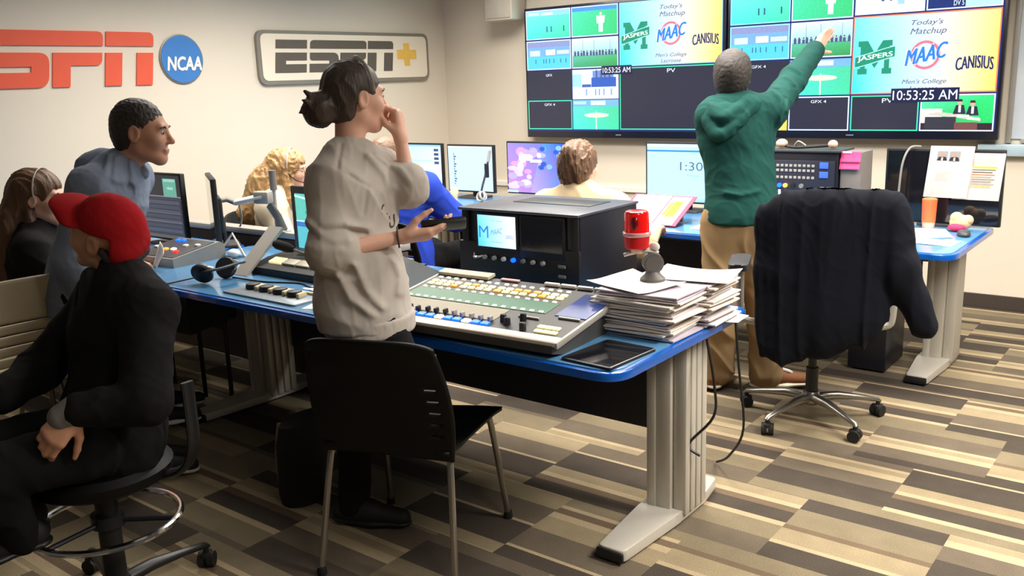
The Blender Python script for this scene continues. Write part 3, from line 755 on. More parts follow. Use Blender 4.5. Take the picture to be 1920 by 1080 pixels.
P.text('M', .032, .062, .05, .05, (40, 120, 190)); P.text('MAAC', .10, .066, .06, .022, (70, 130, 220), shear=.2, slant=.2)
P.text('CANISIUS', .17, .048, .042, .015, (90, 90, 150)); P.text("Today's Matchup", .105, .11, .06, .008, (110, 140, 190)); P.text("Men's College Lacrosse", .105, .022, .06, .008, (110, 140, 190))
P.build('monitor_picture', SCREEN, f1)
f2 = MB().box((.125, -d/2-.008, .235), (.225, .014, .175), bev=.004).build('monitor_frame', M_black, t)
MB().box((.125, -d/2-.0165, .245), (.20, .002, .132)).build('dark_screen', mat('dark_lcd', (34, 36, 46), .15, coat=.3), f2)
for i, m in enumerate((M_chrome, M_lgrey, M_lgrey, M_white, M_kblu, M_grey, M_lgrey, M_lgrey)):
    x = -.215+i*.05
    MB().lathe([(.010, 0), (.009, .012), (.004, .014)], (x, -d/2-.02, .135-.0*i), Matrix.Rotation(PI/2, 3, 'X'), 14).build('front_button', m, t)
MB().tube([(-.225, -d/2-.02, .145), (-.20, -d/2-.045, .135), (-.17, -d/2-.03, .142)], .005, 8, 4).build('patch_lead', M_chrome, t)
for z in (.13, .09): MB().box((.225, -d/2-.023, z), (.035, .006, .012), bev=.002).build('label_plate', M_grey, t)

# ---------------------------------------------------------------- paper stack, beacon, tablet
rp = random.Random(11)
def sheaf(name, c, sx, sy, th, rz, label, cat, group=None, m=M_paper, curl=0.0):
    mb = MB()
    ph = rp.random()*6
    def fn(u, v, s):
        x = (u-.5)*sx; y = (v-.5)*sy
        z = curl*((u-.5)*2)**2*abs(v-.2)+.0015*math.sin(5*u+3*v+ph)
        return (x, y, z+s*th/2)
    bm = mb.bm; nu, nv = 8, 8; A = []
    for s in (-1, 1):
        A.append([[bm.verts.new(fn(i/nu, j/nv, s)) for j in range(nv+1)] for i in range(nu+1)])
    for i in range(nu):
        for j in range(nv):
            for k in (0, 1):
                q = (A[k][i][j], A[k][i+1][j], A[k][i+1][j+1], A[k][i][j+1]); bm.faces.new(q if k else q[::-1])
    bd = [(i, 0) for i in range(nu)]+[(nu, j) for j in range(nv)]+[(i, nv) for i in range(nu, 0, -1)]+[(0, j) for j in range(nv, 0, -1)]
    for k in range(len(bd)):
        a, b = bd[k], bd[(k+1) % len(bd)]
        bm.faces.new((A[0][a[0]][a[1]], A[0][b[0]][b[1]], A[1][b[0]][b[1]], A[1][a[0]][a[1]]))
    o = mb.build(name, m, smooth=40); o.location = c; o.rotation_euler = (0, 0, rz); tag(o, label, cat, group)
    INV[o] = (Matrix.Translation(c) @ Matrix.Rotation(rz, 4, 'Z')).inverted(); return o
M_pw = mat('warm_paper', (232, 222, 212), .8, var=.03); M_pl = mat('lilac_shade_paper', (196, 186, 196), .85, var=.05)  # lilac-grey one is white paper with its shade put into the colour
nb = 17; z = .7505
for i in range(nb):
    th = .0080+.0022*rp.random()
    for (cx, cy) in ((-1.505, 2.635), (-1.485, 2.865)):
        o = sheaf('paper_bundle', (cx+rp.uniform(-.022, .022), cy+rp.uniform(-.012, .012), z+th/2), .305, .215, th-.0038, rp.uniform(-.07, .07),
              'white paper bundle in the tall stack on the right corner of the front desk', 'paper', 'paper bundles in the tall stack',
              (M_paper, M_paper2, M_pl, M_pw)[int(rp.random()*4)])
    z += th
ZP = z
sheaf('paper_sheet', (-1.44, 2.87, ZP+.004), .28, .216, .0015, .18, 'white sheet sticking out right on top of the tall paper stack', 'paper', curl=.012)
sheaf('paper_sheet', (-1.56, 2.655, ZP+.004), .28, .21, .0015, -.35, 'white sheet turned askew under the red beacon on the paper stack', 'paper', curl=.016)
sheaf('paper_sheet', (-1.335, 2.93, .7512), .10, .12, .0008, .1, 'loose white sheet under the tall paper stack poking over the desk edge', 'paper')

BX, BY = -1.525, 2.715
t = thing('beacon_light', 'red beacon lamp on a grey swivel foot on top of the paper stack', 'beacon lamp', (BX, BY, ZP+.006))
M_gfoot = mat('grey_beacon_foot', (96, 92, 88), .5, var=.06)
MB().lathe([(.044, 0), (.043, .008), (.028, .022), (.020, .04), (.018, .05)], seg=28).build('foot', M_gfoot, t)
vx = Vector((.79, .61, 0)); nv = Vector((.61, -.79, 0))
dk = MB(); dk.cyl(Vector((0, 0, .062))-nv*.020, Vector((0, 0, .062))+nv*.020, .036, seg=28); dk.build('swivel_disc', M_gfoot, t)
MB().cyl(Vector((0, 0, .062))+nv*.020, Vector((0, 0, .062))+nv*.024, .028, seg=24).build('disc_cap', mat('beacon_disc_cap', (84, 80, 76), .6), t)
MB().tube([Vector((0, 0, .095))+vx*.02, Vector((0, 0, .104))-vx*.03, Vector((0, 0, .098))-vx*.075, Vector((0, 0, .092))-vx*.10], .007, 8, 5).build('bracket_arm', M_lgrey, t)
bc = Vector((0, 0, 0))-vx*.055
M_redg = mat('red_beacon_lens', (214, 18, 16), .10, var=.05, emit=.10, ecol=(255, 10, 8), coat=.5)
M_redd = mat('red_beacon_base', (176, 22, 26), .35, emit=.05, ecol=(200, 10, 10))
MB().lathe([(.020, .098), (.022, .112), (.017, .114)], bc, seg=20).build('lamp_socket', mat('cream_socket', (220, 196, 176), .5), t)
MB().lathe([(.030, .112), (.042, .118), (.044, .155), (.043, .158)], bc, seg=32).build('lamp_base', M_redd, t)
MB().lathe([(.046, .158), (.049, .162), (.049, .170), (.046, .173)], bc, seg=32).build('clear_band', mat('pale_lens_band', (206, 150, 150), .2, coat=.5), t)
MB().lathe([(.043, .173), (.042, .235), (.038, .243), (.03, .246)], bc, seg=32).build('lens', M_redg, t)
MB().ball(bc+Vector((0, 0, .205))+nv*.034+vx*-.012, (.016, .012, .027)).build('reflector', mat('dark_red_reflector', (110, 10, 14), .2), t)
MB().ball(Vector((0, 0, .118))+vx*.006, (.020, .010, .016)).build('white_clip', M_white, t)

t = thing('tablet', 'black tablet lying at the front right corner of the front desk', 'tablet', (-1.462, 2.325, .75), math.radians(-4))
MB().prism(rrect(-.095, -.125, .095, .125, .012), .0005, .008, bev=.002).build('tablet_case', M_black, t)
MB().box((0, 0, .0085), (.172, .225, .001)).build('tablet_screen', mat('dark_glass', (20, 20, 26), .06, coat=.5, spec=.5), t)
MB().box((.092, 0, .0086), (.003, .24, .001)).build('tablet_trim', M_lgrey, t)

# ---------------------------------------------------------------- intercom plate, headphones, small papers
t = thing('intercom_panel', 'grey desk plate with four dark dials in front of the headphones', 'control panel', (-3.12, 2.315, .75), math.radians(-1))
MB().prism(rrect(-.25, -.085, .25, .085, .02), 0, .008, bev=.003).build('plate', mat('blue_grey_plate', (128, 138, 146), .4, metal=.2), t)
for k in range(4):
    x = -.165+k*.095
    MB().lathe([(.030, .008), (.034, .012), (.030, .03), (.012, .034)], (x, .02, 0), seg=20).build('dial', M_black, t)
    MB().box((x+.045, .02, .018), (.016, .06, .022), .3, bev=.005).build('dial_guard', mat('cream_guard', (196, 180, 148), .5), t)
MB().box((0, .072, .012), (.42, .012, .012), bev=.003).build('label_rail', MATS['cream_guard'], t)
t = thing('headphones', 'black and silver headphones lying on the front desk', 'headphones', (-3.61, 2.36, .75), math.radians(30))
for s, c, tl in ((1, (-.02, -.065, .05), .5), (-1, (.03, .075, .048), -.4)):
    R = Matrix.Rotation(tl, 3, 'X') @ Matrix.Rotation(.35, 3, 'Y')
    e = MB().lathe([(.030, -.022), (.045, -.02), (.050, -.004), (.046, .010), (.028, .014)], c, R @ Matrix.Rotation(PI/2*s, 3, 'X'), 24).build('ear_cup', M_black, t)
    MB().torus(Vector(c), .040, .012, R @ Matrix.Rotation(PI/2*s, 3, 'X'), 24, 8).build('ear_cushion', M_rub, e)
    MB().box(Vector(c)+Vector((.04, 0, .012)), (.03, .016, .05), R, bev=.005).build('silver_yoke', M_lgrey, e)
MB().loft([(p, (.006, .016)) for p in spline([(-.02, -.085, .06), (.07, -.085, .075), (.125, -.02, .085), (.12, .06, .075), (.04, .098, .058)], 6)], 10).build('headband', M_black, t)
o = MB().tube([(-3.70, 2.33, .765), (-3.74, 2.22, .755), (-3.76, 2.17, .752), (-3.75, 2.15, .71), (-3.73, 2.145, .62)], .004, 8, 6).build('headphone_cord', M_black, None, False, (-3.7, 2.3, .75))
tag(o, 'black headphone cord drooping over the front edge of the desk', 'cable')
o = MB().tube([(-3.58, 2.44, .756), (-3.38, 2.46, .754), (-3.2, 2.52, .754), (-3.08, 2.49, .754), (-3.0, 2.56, .754), (-2.93, 2.62, .754)], .004, 8, 6).build('audio_cable', M_black, None, False, (-3.2, 2.5, .75))
tag(o, 'thin black cable running across the blue desk behind the dial plate', 'cable')
sheaf('paper_sheet', (-2.765, 2.30, .7515), .16, .11, .001, .3, 'white paper on the front desk just left of the grey sweatshirt', 'paper')
sheaf('paper_sheet', (-3.07, 2.485, .7515), .09, .05, .001, -.2, 'small white paper slip behind the dial plate', 'paper')

# ---------------------------------------------------------------- video switcher console
t = thing('switcher_console', 'black switcher console with cream keys and grey tilted end plates', 'switcher', (-3.15, 2.68, .75))
MB().prism([(2.56, .751), (2.56, .785), (2.66, .815), (2.84, .83), (2.84, .751)], -3.60, -2.72, MX).build('console_body', M_black, t, True, smooth=20)
MB().prism([(2.50, .752), (2.515, .752), (2.745, .94), (2.732, .95)], -3.66, -3.56, MX).build('end_plate', M_lgrey, t, True, smooth=0)
MB().prism([(2.45, .751), (2.60, .905), (2.64, .905), (2.90, .78), (2.90, .751)], -2.68, -2.665, MX).build('end_plate', M_lgrey, t, True, smooth=0)
R2 = Matrix.Rotation(math.atan(.3), 3, 'X')
for i in range(9):
    MB().box((-3.48+i*.098, 2.63, .811), (.09, .05, .012), R2, bev=.003).build('key_tile', M_key if i in (0,) else mat('cream_key_tile', (190, 180, 158), .4), t, True)
for i in range(7): MB().box((-3.45+i*.1, 2.75, .828), (.06, .03, .012), bev=.003).build('small_key_tile', M_grey if i % 2 else M_white, t, True)
for i in range(3): MB().box((-2.72, 2.60+.06*i, .84+.012*i), (.05, .045, .02), bev=.005).build('side_button', (M_white, M_dkgrey, M_grey)[i], t, True)
t = thing('gooseneck_microphone', 'gooseneck microphone with black foam tip beside the small cyan monitor', 'microphone', (-3.16, 2.90, .75))
MB().lathe([(.04, 0), (.042, .01), (.03, .02), (.012, .024)], seg=20).build('mic_base', M_black, t)
MB().tube([(-3.16, 2.90, .77), (-3.16, 2.88, .80), (-3.24, 2.80, .815), (-3.36, 2.73, .83), (-3.44, 2.68, .862)], .007, 10, 6).build('gooseneck', M_grey, t, True)
MB().loft([((-3.43, 2.686, .858), .014), ((-3.455, 2.672, .868), .024), ((-3.50, 2.645, .885), .023), ((-3.515, 2.636, .89), .012)], 14).build('foam_windscreen', M_foam, t, True)
# small control surface with red and blue lights
t = thing('light_controller', 'small grey control surface with red and blue lights beside the red cap', 'controller', (-4.25, 2.60, .75), math.radians(4))
MB().prism([(-.17, 0), (-.17, .045), (.12, .088), (.15, .07), (.15, 0)], -.17, .17, MX).build('case', M_grey, t, smooth=20)
R3 = Matrix.Rotation(math.atan(.045/.29), 3, 'X')
MB().box((0, -.03, .067), (.31, .26, .006), R3, bev=.002).build('panel', M_dkgrey, t)
for x, y, m in ((-.09, .06, M_kblu), (-.05, .065, M_kblu), (.03, -.06, M_kwht), (-.02, -.07, M_kora), (.09, -.09, M_kred), (.05, .0, M_white), (.12, .02, M_white), (-.12, -.05, M_white)):
    MB().box((x, y, .073+.155*(y+.03)), (.028, .022, .012), R3, bev=.003).build('lit_button', m, t)
t = thing('folded_card', 'white sheet of paper standing folded behind the red cap on the desk', 'paper', (-4.13, 2.36, .75), math.radians(-35))
MB().grid(lambda u, v: (-.07+.14*u+.02*v, .02*math.sin(2*u)+.05*v, .003+.13*v*(1-.35*u)), 8, 8).build('sheet', M_paper, t, solid=.0012)
t = thing('cable_stand', 'small grey triangular wire stand beside the edge-on monitor', 'stand', (-4.06, 2.78, .75))
MB().tube([(-4.14, 2.74, .755), (-4.07, 2.80, .87), (-3.98, 2.80, .755)], .007, 8).tube([(-4.14, 2.74, .757), (-3.98, 2.80, .757)], .006, 8).build('wire_frame', M_lgrey, t, True)
MB().ball((-4.03, 2.77, .775), (.04, .03, .022)).build('cable_bundle', M_white, t, True)
# ---------------------------------------------------------------- monitors
def monitor(label, x, y, zb, w, h, rz, pic, z0, bez=.012, case=M_black, stand=True, chin=.0, d=.03):
    t = thing('computer_monitor', label, 'monitor', (x, y, z0), rz)
    b = zb-z0
    MB().box((0, 0, b+h/2), (w, d, h), bev=.005).build('monitor_case', case, t)
    MB().box((0, d/2+.012, b+h*.45), (w*.5, .03, h*.5), bev=.01).build('rear_bulge', case, t)
    if pic:
        P = Pic((-w/2+bez, -d/2-.0012, b+bez+chin), (1, 0, 0), (0, 0, 1)); pic(P, w-2*bez, h-2*bez-chin); P.build('screen', SCREEN, t)
    else:
        MB().box((0, -d/2-.0005, b+h/2+chin/2), (w-2*bez, .002, h-2*bez-chin)).build('screen', MATS['dark_glass'], t)
    if stand:
        MB().box((0, d/2+.03, (b+h*.4)/2+.005), (.06, .02, b+h*.4-.01), bev=.006).build('stand_neck', M_dkgrey, t)
        MB().prism(rrect(-.11, -.06, .11, .12, .03), 0, .012, bev=.003).build('stand_base', M_dkgrey, t)
    return t
def pic_daw(P, w, h):
    P.rect(0, 0, w, h, (44, 46, 56)); P.rect(0, 0, w, h*.05, (78, 72, 68)); P.rect(0, h*.66, w, h, (30, 30, 36))
    P.rect(w*.02, h*.66, w, h*.675, (110, 112, 124)); P.rect(w*.62, h*.67, w*.92, h*.95, (82, 140, 124)); P.rect(w*.64, h*.90, w*.9, h*.94, (120, 170, 160)); P.text('12:53', w*.78, h*.8, w*.12, h*.035, (210, 240, 230))
    for k in range(4): P.rect(w*.02, h*(.68+.07*k), w*.16, h*(.73+.07*k), (210, 214, 216) if k != 2 else (120, 120, 130))
    for k in range(7): P.rect(w*.01, h*(.10+.075*k), w*.98, h*(.155+.075*k), (52, 56, 70) if k % 2 else (60, 64, 80))
    P.rect(0, h*.26, w, h*.275, (86, 84, 84)); P.rect(0, h*.4, w, h*.41, (86, 84, 84))
monitor('dark waveform monitor at the left end of the front desks', -4.80, 2.86, .775, .46, .385, 0, pic_daw, .75)
t = monitor('tall black monitor seen edge-on between the waveform monitor and the blonde person', -4.44, 2.95, .755, .46, .39, math.radians(-30.5), None, .75)
def pic_wave(P, w, h):
    P.rect(0, 0, w, h, (78, 166, 176)); P.rect(0, h*.52, w, h, (86, 172, 160)); P.rect(0, h*.40, w, h*.50, (46, 104, 170)); P.rect(0, h*.49, w, h*.515, (170, 220, 230))
    P.poly([(0, h*.94), (w*.5, h*.86), (w*.5, h*.89), (0, h*.98)], (176, 226, 226))
    P.rect(w*.22, h*.64, w*.235, h*.70, (40, 90, 100)); P.rect(w*.26, h*.64, w*.275, h*.70, (40, 90, 100)); P.poly([(w*.22, h*.02), (w*.34, h*.02), (w*.26, h*.24)], (190, 230, 240))
monitor('small black-framed monitor with cyan picture left of the grey sweatshirt', -3.44, 2.88, .765, .45, .365, math.radians(-4), pic_wave, .75, bez=.036, chin=.02)
# silver monitor arm clamped to the divider rail
t = thing('monitor_arm', 'silver monitor arm on a post reaching to the edge-on monitor', 'monitor arm', (-4.19, 3.19, .82))
MB().cyl((-4.19, 3.18, .82), (-4.19, 3.18, 1.06), .011, seg=14).build('post', M_lgrey, t, True)
MB().cyl((-4.19, 3.18, 1.05), (-4.19, 3.18, 1.16), .020, seg=16).build('post_cap', mat('grey_post_cap', (138, 132, 128), .4, metal=.3), t, True)
MB().cyl((-4.19, 3.18, .905), (-4.19, 3.18, .935), .018, seg=14).build('collar', M_dkgrey, t, True)
MB().lathe([(.03, 0), (.03, .012), (.016, .02)], (-4.19, 3.18, .8225), seg=18).build('clamp_foot', M_lgrey, t, True)
MB().box((-4.21, 3.12, 1.015), (.10, .06, .07), .3, bev=.012).build('arm_joint', M_lgrey, t, True)
MB().loft([((-4.20, 3.12, 1.02), (.020, .030)), ((-4.385, 3.06, .985), (.018, .026))], 14).build('arm_upper', M_white, t, True)
MB().loft([((-4.38, 3.06, .985), (.018, .022)), ((-4.42, 3.03, 1.005), (.016, .02)), ((-4.445, 2.985, 1.0), (.014, .018))], 14).build('arm_lower', M_grey, t, True)
MB().tube([(-4.37, 3.07, .97), (-4.40, 3.10, .90), (-4.46, 3.13, .84), (-4.50, 3.15, .83)], .005, 8, 5).build('arm_cable', M_lgrey, t, True)
t = thing('arm_support', 'curved grey support bracket on the divider rail behind the silver monitor arm', 'bracket', (-4.18, 3.16, .82))
MB().loft([((-4.13, 3.17, .822), (.05, .012)), ((-4.16, 3.17, .90), (.035, .012)), ((-4.215, 3.16, .97), (.03, .012))], 10).build('bracket_blade', M_grey, t, True)
MB().lathe([(.05, .0), (.05, .006), (.04, .008)], (-4.13, 3.17, .8225), seg=18).build('bracket_foot', M_lgrey, t, True)

# rear desk monitors
ZD = .745
def pic_sheet(P, w, h):
    P.poly([(0, 0), (w, 0), (w, h), (0, h)], None, [(190, 226, 250), (205, 235, 250), (196, 226, 255), (170, 215, 255)]); P.rect(0, h*.96, w, h, (120, 190, 240)); P.rect(0, h*.44, w*.8, h*.5, (232, 214, 228)); P.rect(0, h*.6, w*.8, h*.64, (170, 226, 240))
    for k in range(4): P.rect(w*.84, h*(.55+.1*k), w*.95, h*(.61+.1*k), (40, 60, 110))
monitor('bright white-blue monitor on the rear desk half hidden by the raised arm', -4.985, 5.22, .80, .46, .35, 0, pic_sheet, ZD)
def pic_list(P, w, h):
    P.rect(0, 0, w, h, (184, 222, 250)); P.rect(0, h*.97, w, h, (210, 236, 250))
    for k in range(13): P.rect(w*.13, h*(.13+.056*k), w*(.15+.02*((k*7) % 3)), h*(.165+.056*k), (70, 100, 140))
monitor('pale blue list monitor on the rear desk left of the purple one', -4.475, 5.22, .79, .455, .355, 0, pic_list, ZD)
def pic_purple(P, w, h):
    rr = random.Random(4)
    P.poly([(0, 0), (w, 0), (w, h), (0, h)], None, [(190, 130, 214), (120, 120, 226), (60, 110, 220), (150, 130, 230)])
    P.poly([(w*.4, 0), (w, 0), (w, h), (w*.62, h)], None, [(170, 150, 236), (40, 120, 220), (30, 80, 190), (70, 140, 235)])
    for k in range(26):
        a, b = rr.random(), rr.random(); q = rr.random()
        c = ((206, 190, 244), (232, 200, 244), (214, 150, 224), (176, 160, 240))[int(q*4)]
        P.ell(w*(.08+.55*a), h*(.1+.8*b), w*(.04+.06*rr.random()), h*(.04+.07*rr.random()), c, 9)
    for k in range(10): P.ell(w*(.55+.4*rr.random()), h*(.5+.45*rr.random()), w*.05, h*.05, (120, 180, 250) if k % 2 else (30, 80, 190), 9)
    P.rect(0, 0, w*.2, h*.045, (170, 215, 250)); P.rect(w*.42, h*.62, w*.62, h*.68, (236, 226, 250))
monitor('purple wallpaper monitor on the rear desk beside the person in the cream tee', -3.86, 5.22, .80, .53, .375, 0, pic_purple, ZD)
def pic_timer(P, w, h):
    P.rect(0, 0, w, h, (176, 232, 250)); P.rect(0, h*.95, w, h, (200, 240, 252)); P.rect(0, h*.865, w, h*.895, (44, 130, 226)); P.rect(0, 0, w, h*.05, (150, 205, 240))
    P.text('1:30', w*.60, h*.62, w*.30, h*.15, (84, 108, 140)); P.text('Minutes', w*.63, h*.46, w*.16, h*.04, (120, 170, 210))
monitor('bright timer monitor reading 1:30 beside the green hoodie', -2.70, 5.22, .80, .55, .385, 0, pic_timer, ZD)
t = monitor('black monitor with two taped paper sheets at the right end of the rear desk', -1.205, 5.32, .735+.02, .60, .405, math.radians(-2), None, ZD)
def sheet_on(par, x0, z0, x1, z1, sk, fn, off):
    P = Pic((x0, -.017-off, z0), (1, 0, 0), (sk, -.03, 1)); P.rect(0, 0, x1-x0, z1-z0, (206, 196, 190)); fn(P, x1-x0, z1-z0)
    return P.build('taped_sheet', PRINT, par)
def sh1(P, w, h):
    for k in (0, 1):
        x = w*(.18+.28*k); P.rect(x, h*.72, x+w*.24, h*.9, (150, 150, 152)); P.poly([(x, h*.72), (x+w*.24, h*.72), (x+w*.2, h*.79), (x+w*.04, h*.79)], (36, 34, 44)); P.ell(x+w*.12, h*.83, w*.05, h*.04, (206, 140, 110), 10); P.rect(x+w*.1, h*.72, x+w*.14, h*.78, (226, 226, 230))
    for k in range(7): P.rect(w*.2, h*(.34+.035*k), w*(.5+.05*(k % 3)), h*(.345+.035*k), (176, 168, 166))
def sh2(P, w, h):
    P.rect(w*.36, h*.68, w*.86, h*.72, (226, 220, 60))
    for k, c in enumerate(((70, 78, 40), (60, 66, 50), (190, 120, 70), (220, 150, 110), (130, 120, 100), (120, 116, 104), (150, 146, 120), (196, 180, 70))): P.rect(w*.36, h*(.64-.05*k), w*(.84-.06*(k % 2)), h*(.655-.05*k), c)
    for k in range(4): P.rect(w*.2, h*(.78+.04*k), w*.85, h*(.785+.04*k), (176, 168, 164))
sheet_on(t, .055, .15, .285, .40, .08, sh2, .0)
sheet_on(t, -.09, .155, .13, .435, .10, sh1, .006)
o = MB().tube([(-1.42, 5.22, .76), (-1.41, 5.24, .90), (-1.40, 5.25, 1.08), (-1.375, 5.29, 1.165), (-1.33, 5.33, 1.17)], .006, 8, 6).build('screen_cable', M_grey, None, False, (-1.4, 5.25, ZD))
tag(o, 'grey cable looping up over the left side of the paper-covered monitor', 'cable')
# small items on the rear desk
t = thing('tumbler', 'orange drink tumbler in front of the paper-covered monitor', 'tumbler', (-1.235, 5.20, ZD))
MB().lathe([(.030, .001), (.033, .03), (.036, .15), (.034, .15), (.03, .03)], seg=24).build('cup', mat('clear_cup', (206, 176, 160), .15, coat=.3), t)
MB().lathe([(.0345, .035), (.0375, .145), (.038, .148)], seg=24).build('orange_sleeve', mat('orange_sleeve', (228, 110, 62), .5, var=.08), t)
MB().lathe([(.038, .148), (.038, .158), (.03, .162)], seg=24).build('lid', MATS['orange_sleeve'], t)
t = thing('plush_toy', 'small tan and pink plush toy at the right end of the rear desk', 'toy', (-1.07, 5.17, ZD))
MB().ball((0, 0, .045), (.055, .035, .043)).ball((-.02, 0, .07), (.032, .03, .03)).ball((.035, 0, .06), (.028, .025, .028)).build('body', mat('tan_plush', (222, 184, 140), .9, bump=.4, bs=300), t)
MB().ball((-.01, -.03, .022), (.045, .025, .02)).build('pink_patch', mat('pink_plush', (214, 44, 92), .8), t)
t = thing('computer_mouse', 'dark grey mouse in front of the tan plush toy', 'mouse', (-1.02, 5.02, ZD), .4)
MB().ball((0, 0, .012), (.032, .055, .022)).build('mouse_body', M_dkgrey, t); MB().cyl((0, .02, .033), (.0, .035, .031), .004, seg=8).build('scroll_wheel', M_black, t)
sheaf('paper_sheet', (-1.20, 5.03, ZD+.002), .216, .279, .0015, .35, 'white paper sheet on the rear desk below the orange tumbler', 'paper')
sheaf('paper_sheet', (-1.13, 4.78, ZD+.002), .26, .17, .0015, -.1, 'white paper sheet nearest the front corner of the rear desk', 'paper')
sheaf('paper_sheet', (-4.15, 4.66, ZD+.002), .33, .20, .0015, .1, 'white paper sheet beside the blue sleeve on the rear desk', 'paper')
# equipment box with keys, sticky notes
t = thing('control_rack', 'black keypad rack unit on the rear desk right of the green hoodie', 'rack unit', (-1.92, 5.28, ZD))
MB().box((0, 0, .20), (.40, .24, .40), bev=.006).build('case', M_black2, t)
MB().box((0, -.124, .24), (.37, .01, .22), bev=.003).build('key_panel', mat('key_panel', (40, 42, 56), .4), t)
MB().box((0, 0, .403), (.42, .26, .012), bev=.003).build('top_plate', M_dkgrey, t)
for r_ in range(3):
    for k in range(9):
        o = MB().box((-.145+k*.026, -.130, .32-.028*r_-(.012 if r_ == 2 else 0)), (.017, .006, .015), bev=.002).build('keypad_key', M_lgrey, t)
for x, m in ((-.13, M_kblu), (-.095, M_kora), (-.05, M_black), (.0, M_grey)): MB().cyl((x, -.128, .205), (x, -.142, .205), .013, seg=14).build('round_button', m, t)
for z_ in (.325, .272): MB().box((.125, -.131, z_), (.05, .004, .036), bev=.002).build('mini_display', mat('mini_display', (60, 90, 190), .3, emit=.5, ecol=(70, 110, 230)), t)
MB().box((-.13, -.131, .165), (.016, .006, .03), bev=.002).build('white_tag', M_white, t)
for x in (.12, .16): MB().box((x, -.131, .20), (.025, .004, .008)).build('label_plate', M_grey, t)
t = thing('side_board', 'grey upright board with pink sticky notes beside the keypad rack', 'board', (-1.655, 5.28, ZD))
MB().box((0, 0, .20), (.115, .20, .40), bev=.004).build('board', mat('taupe_board', (120, 112, 106), .6), t)
M_pink = mat('pink_sticky_note', (244, 84, 140), .7, var=.04)
for k, (x, z_) in enumerate(((-.0, .375), (-.004, .335))):
    MB().grid(lambda u, v: ((u-.5)*.112+x, -.1035-.002*k-.010*(1-v)**2, z_-.06+.06*v+.03), 4, 8).build('sticky_note', M_pink, t, solid=.001)
MB().box((-.02, -.107, .40), (.05, .002, .012)).build('note_strip', mat('pale_pink', (250, 190, 206), .7), t)
t = thing('wired_headset', 'black headset lying on top of the keypad rack', 'headset', (-1.93, 5.26, 1.155))
MB().tube([(-2.09, 5.25, 1.175), (-2.0, 5.22, 1.165), (-1.88, 5.23, 1.17), (-1.77, 5.25, 1.178)], .009, 8, 5).build('headset_band', M_black, t, True)
MB().ball((-2.08, 5.24, 1.185), (.035, .03, .026)).build('ear_pad', mat('tan_ear_pad', (214, 190, 168), .7), t, True)
MB().ball((-1.78, 5.24, 1.183), (.028, .025, .024)).build('ear_pad', MATS['tan_ear_pad'], t, True)
MB().tube([(-2.0, 5.23, 1.17), (-1.97, 5.21, 1.20), (-1.93, 5.22, 1.175)], .005, 8, 4).build('mic_boom', M_lgrey, t, True)
t = thing('clip_folder', 'open red-edged folder of papers propped on the rear desk behind the red beacon', 'folder', (-2.66, 4.76, ZD))
RF = Matrix.Rotation(math.radians(26), 3, 'X')
MB().box((0, 0, .076), (.42, .31, .006), RF, bev=.002).build('folder_board', mat('folder_pink', (214, 70, 104), .6), t)
MB().box((0, .07, .052), (.30, .02, .10), bev=.003).build('prop', M_grey, t)
o = RF @ Vector((-.19, -.15, .004)); P = Pic(Vector((0, 0, .076))+o, RF @ Vector((1, 0, 0)), RF @ Vector((0, 1, 0)))
P.rect(.0, .005, .24, .295, (244, 222, 206)); P.rect(.05, .22, .2, .245, (214, 196, 182)); P.rect(.25, .0, .375, .29, (244, 240, 226)); P.rect(.262, .09, .285, .23, (130, 160, 60)); P.rect(.287, .08, .345, .24, (240, 224, 40))
P.build('folder_papers', PRINT, t)
sheaf('paper_sheet', (-2.83, 4.97, ZD+.003), .25, .30, .003, .25, 'white paper stack under the red-edged folder', 'paper')
t = thing('desk_phone', 'small dark remote on a white pad beside the green hoodie', 'remote', (-2.28, 4.72, ZD))
MB().prism(rrect(-.08, -.10, .10, .08, .01), .0005, .008).build('pad', M_white, t); MB().box((.03, .0, .018), (.06, .10, .018), .2, bev=.006).build('remote_body', M_black, t)
t = thing('toy_figure', 'cream egg-headed figurine on the rear desk under the list monitor', 'figurine', (-4.34, 4.86, ZD))
MB().lathe([(.03, .0), (.034, .01), (.02, .03), (.017, .045), (.026, .07), (.031, .095), (.026, .118), (.012, .13)], seg=22).build('figure_body', mat('cream_figurine', (226, 206, 164), .6), t)
MB().ball((-.045, 0, .045), (.02, .02, .03)).build('figure_arm', M_white, t)
t = thing('desk_microphone', 'small silver microphone clip stand between the list and purple monitors', 'microphone', (-4.16, 4.95, ZD))
MB().lathe([(.045, 0), (.045, .008), (.012, .014)], seg=20).build('mic_base', M_black, t)
MB().tube([(0, 0, .01), (.0, .0, .10), (.02, .02, .20), (.03, .05, .31)], .008, 8, 5).build('mic_stem', M_dkgrey, t)
MB().torus((0, -.01, .06), .034, .008, Matrix.Rotation(1.2, 3, 'X'), 22, 8).torus((.02, -.01, .065), .03, .008, Matrix.Rotation(1.2, 3, 'Y'), 22, 8).build('silver_coil', M_lgrey, t)
MB().cyl((.03, .05, .30), (.04, .06, .38), .012, seg=12).build('mic_head', M_lgrey, t)
MB().box((.03, .03, .24), (.03, .02, .10), .4, bev=.004).build('camera_block', M_black, t)
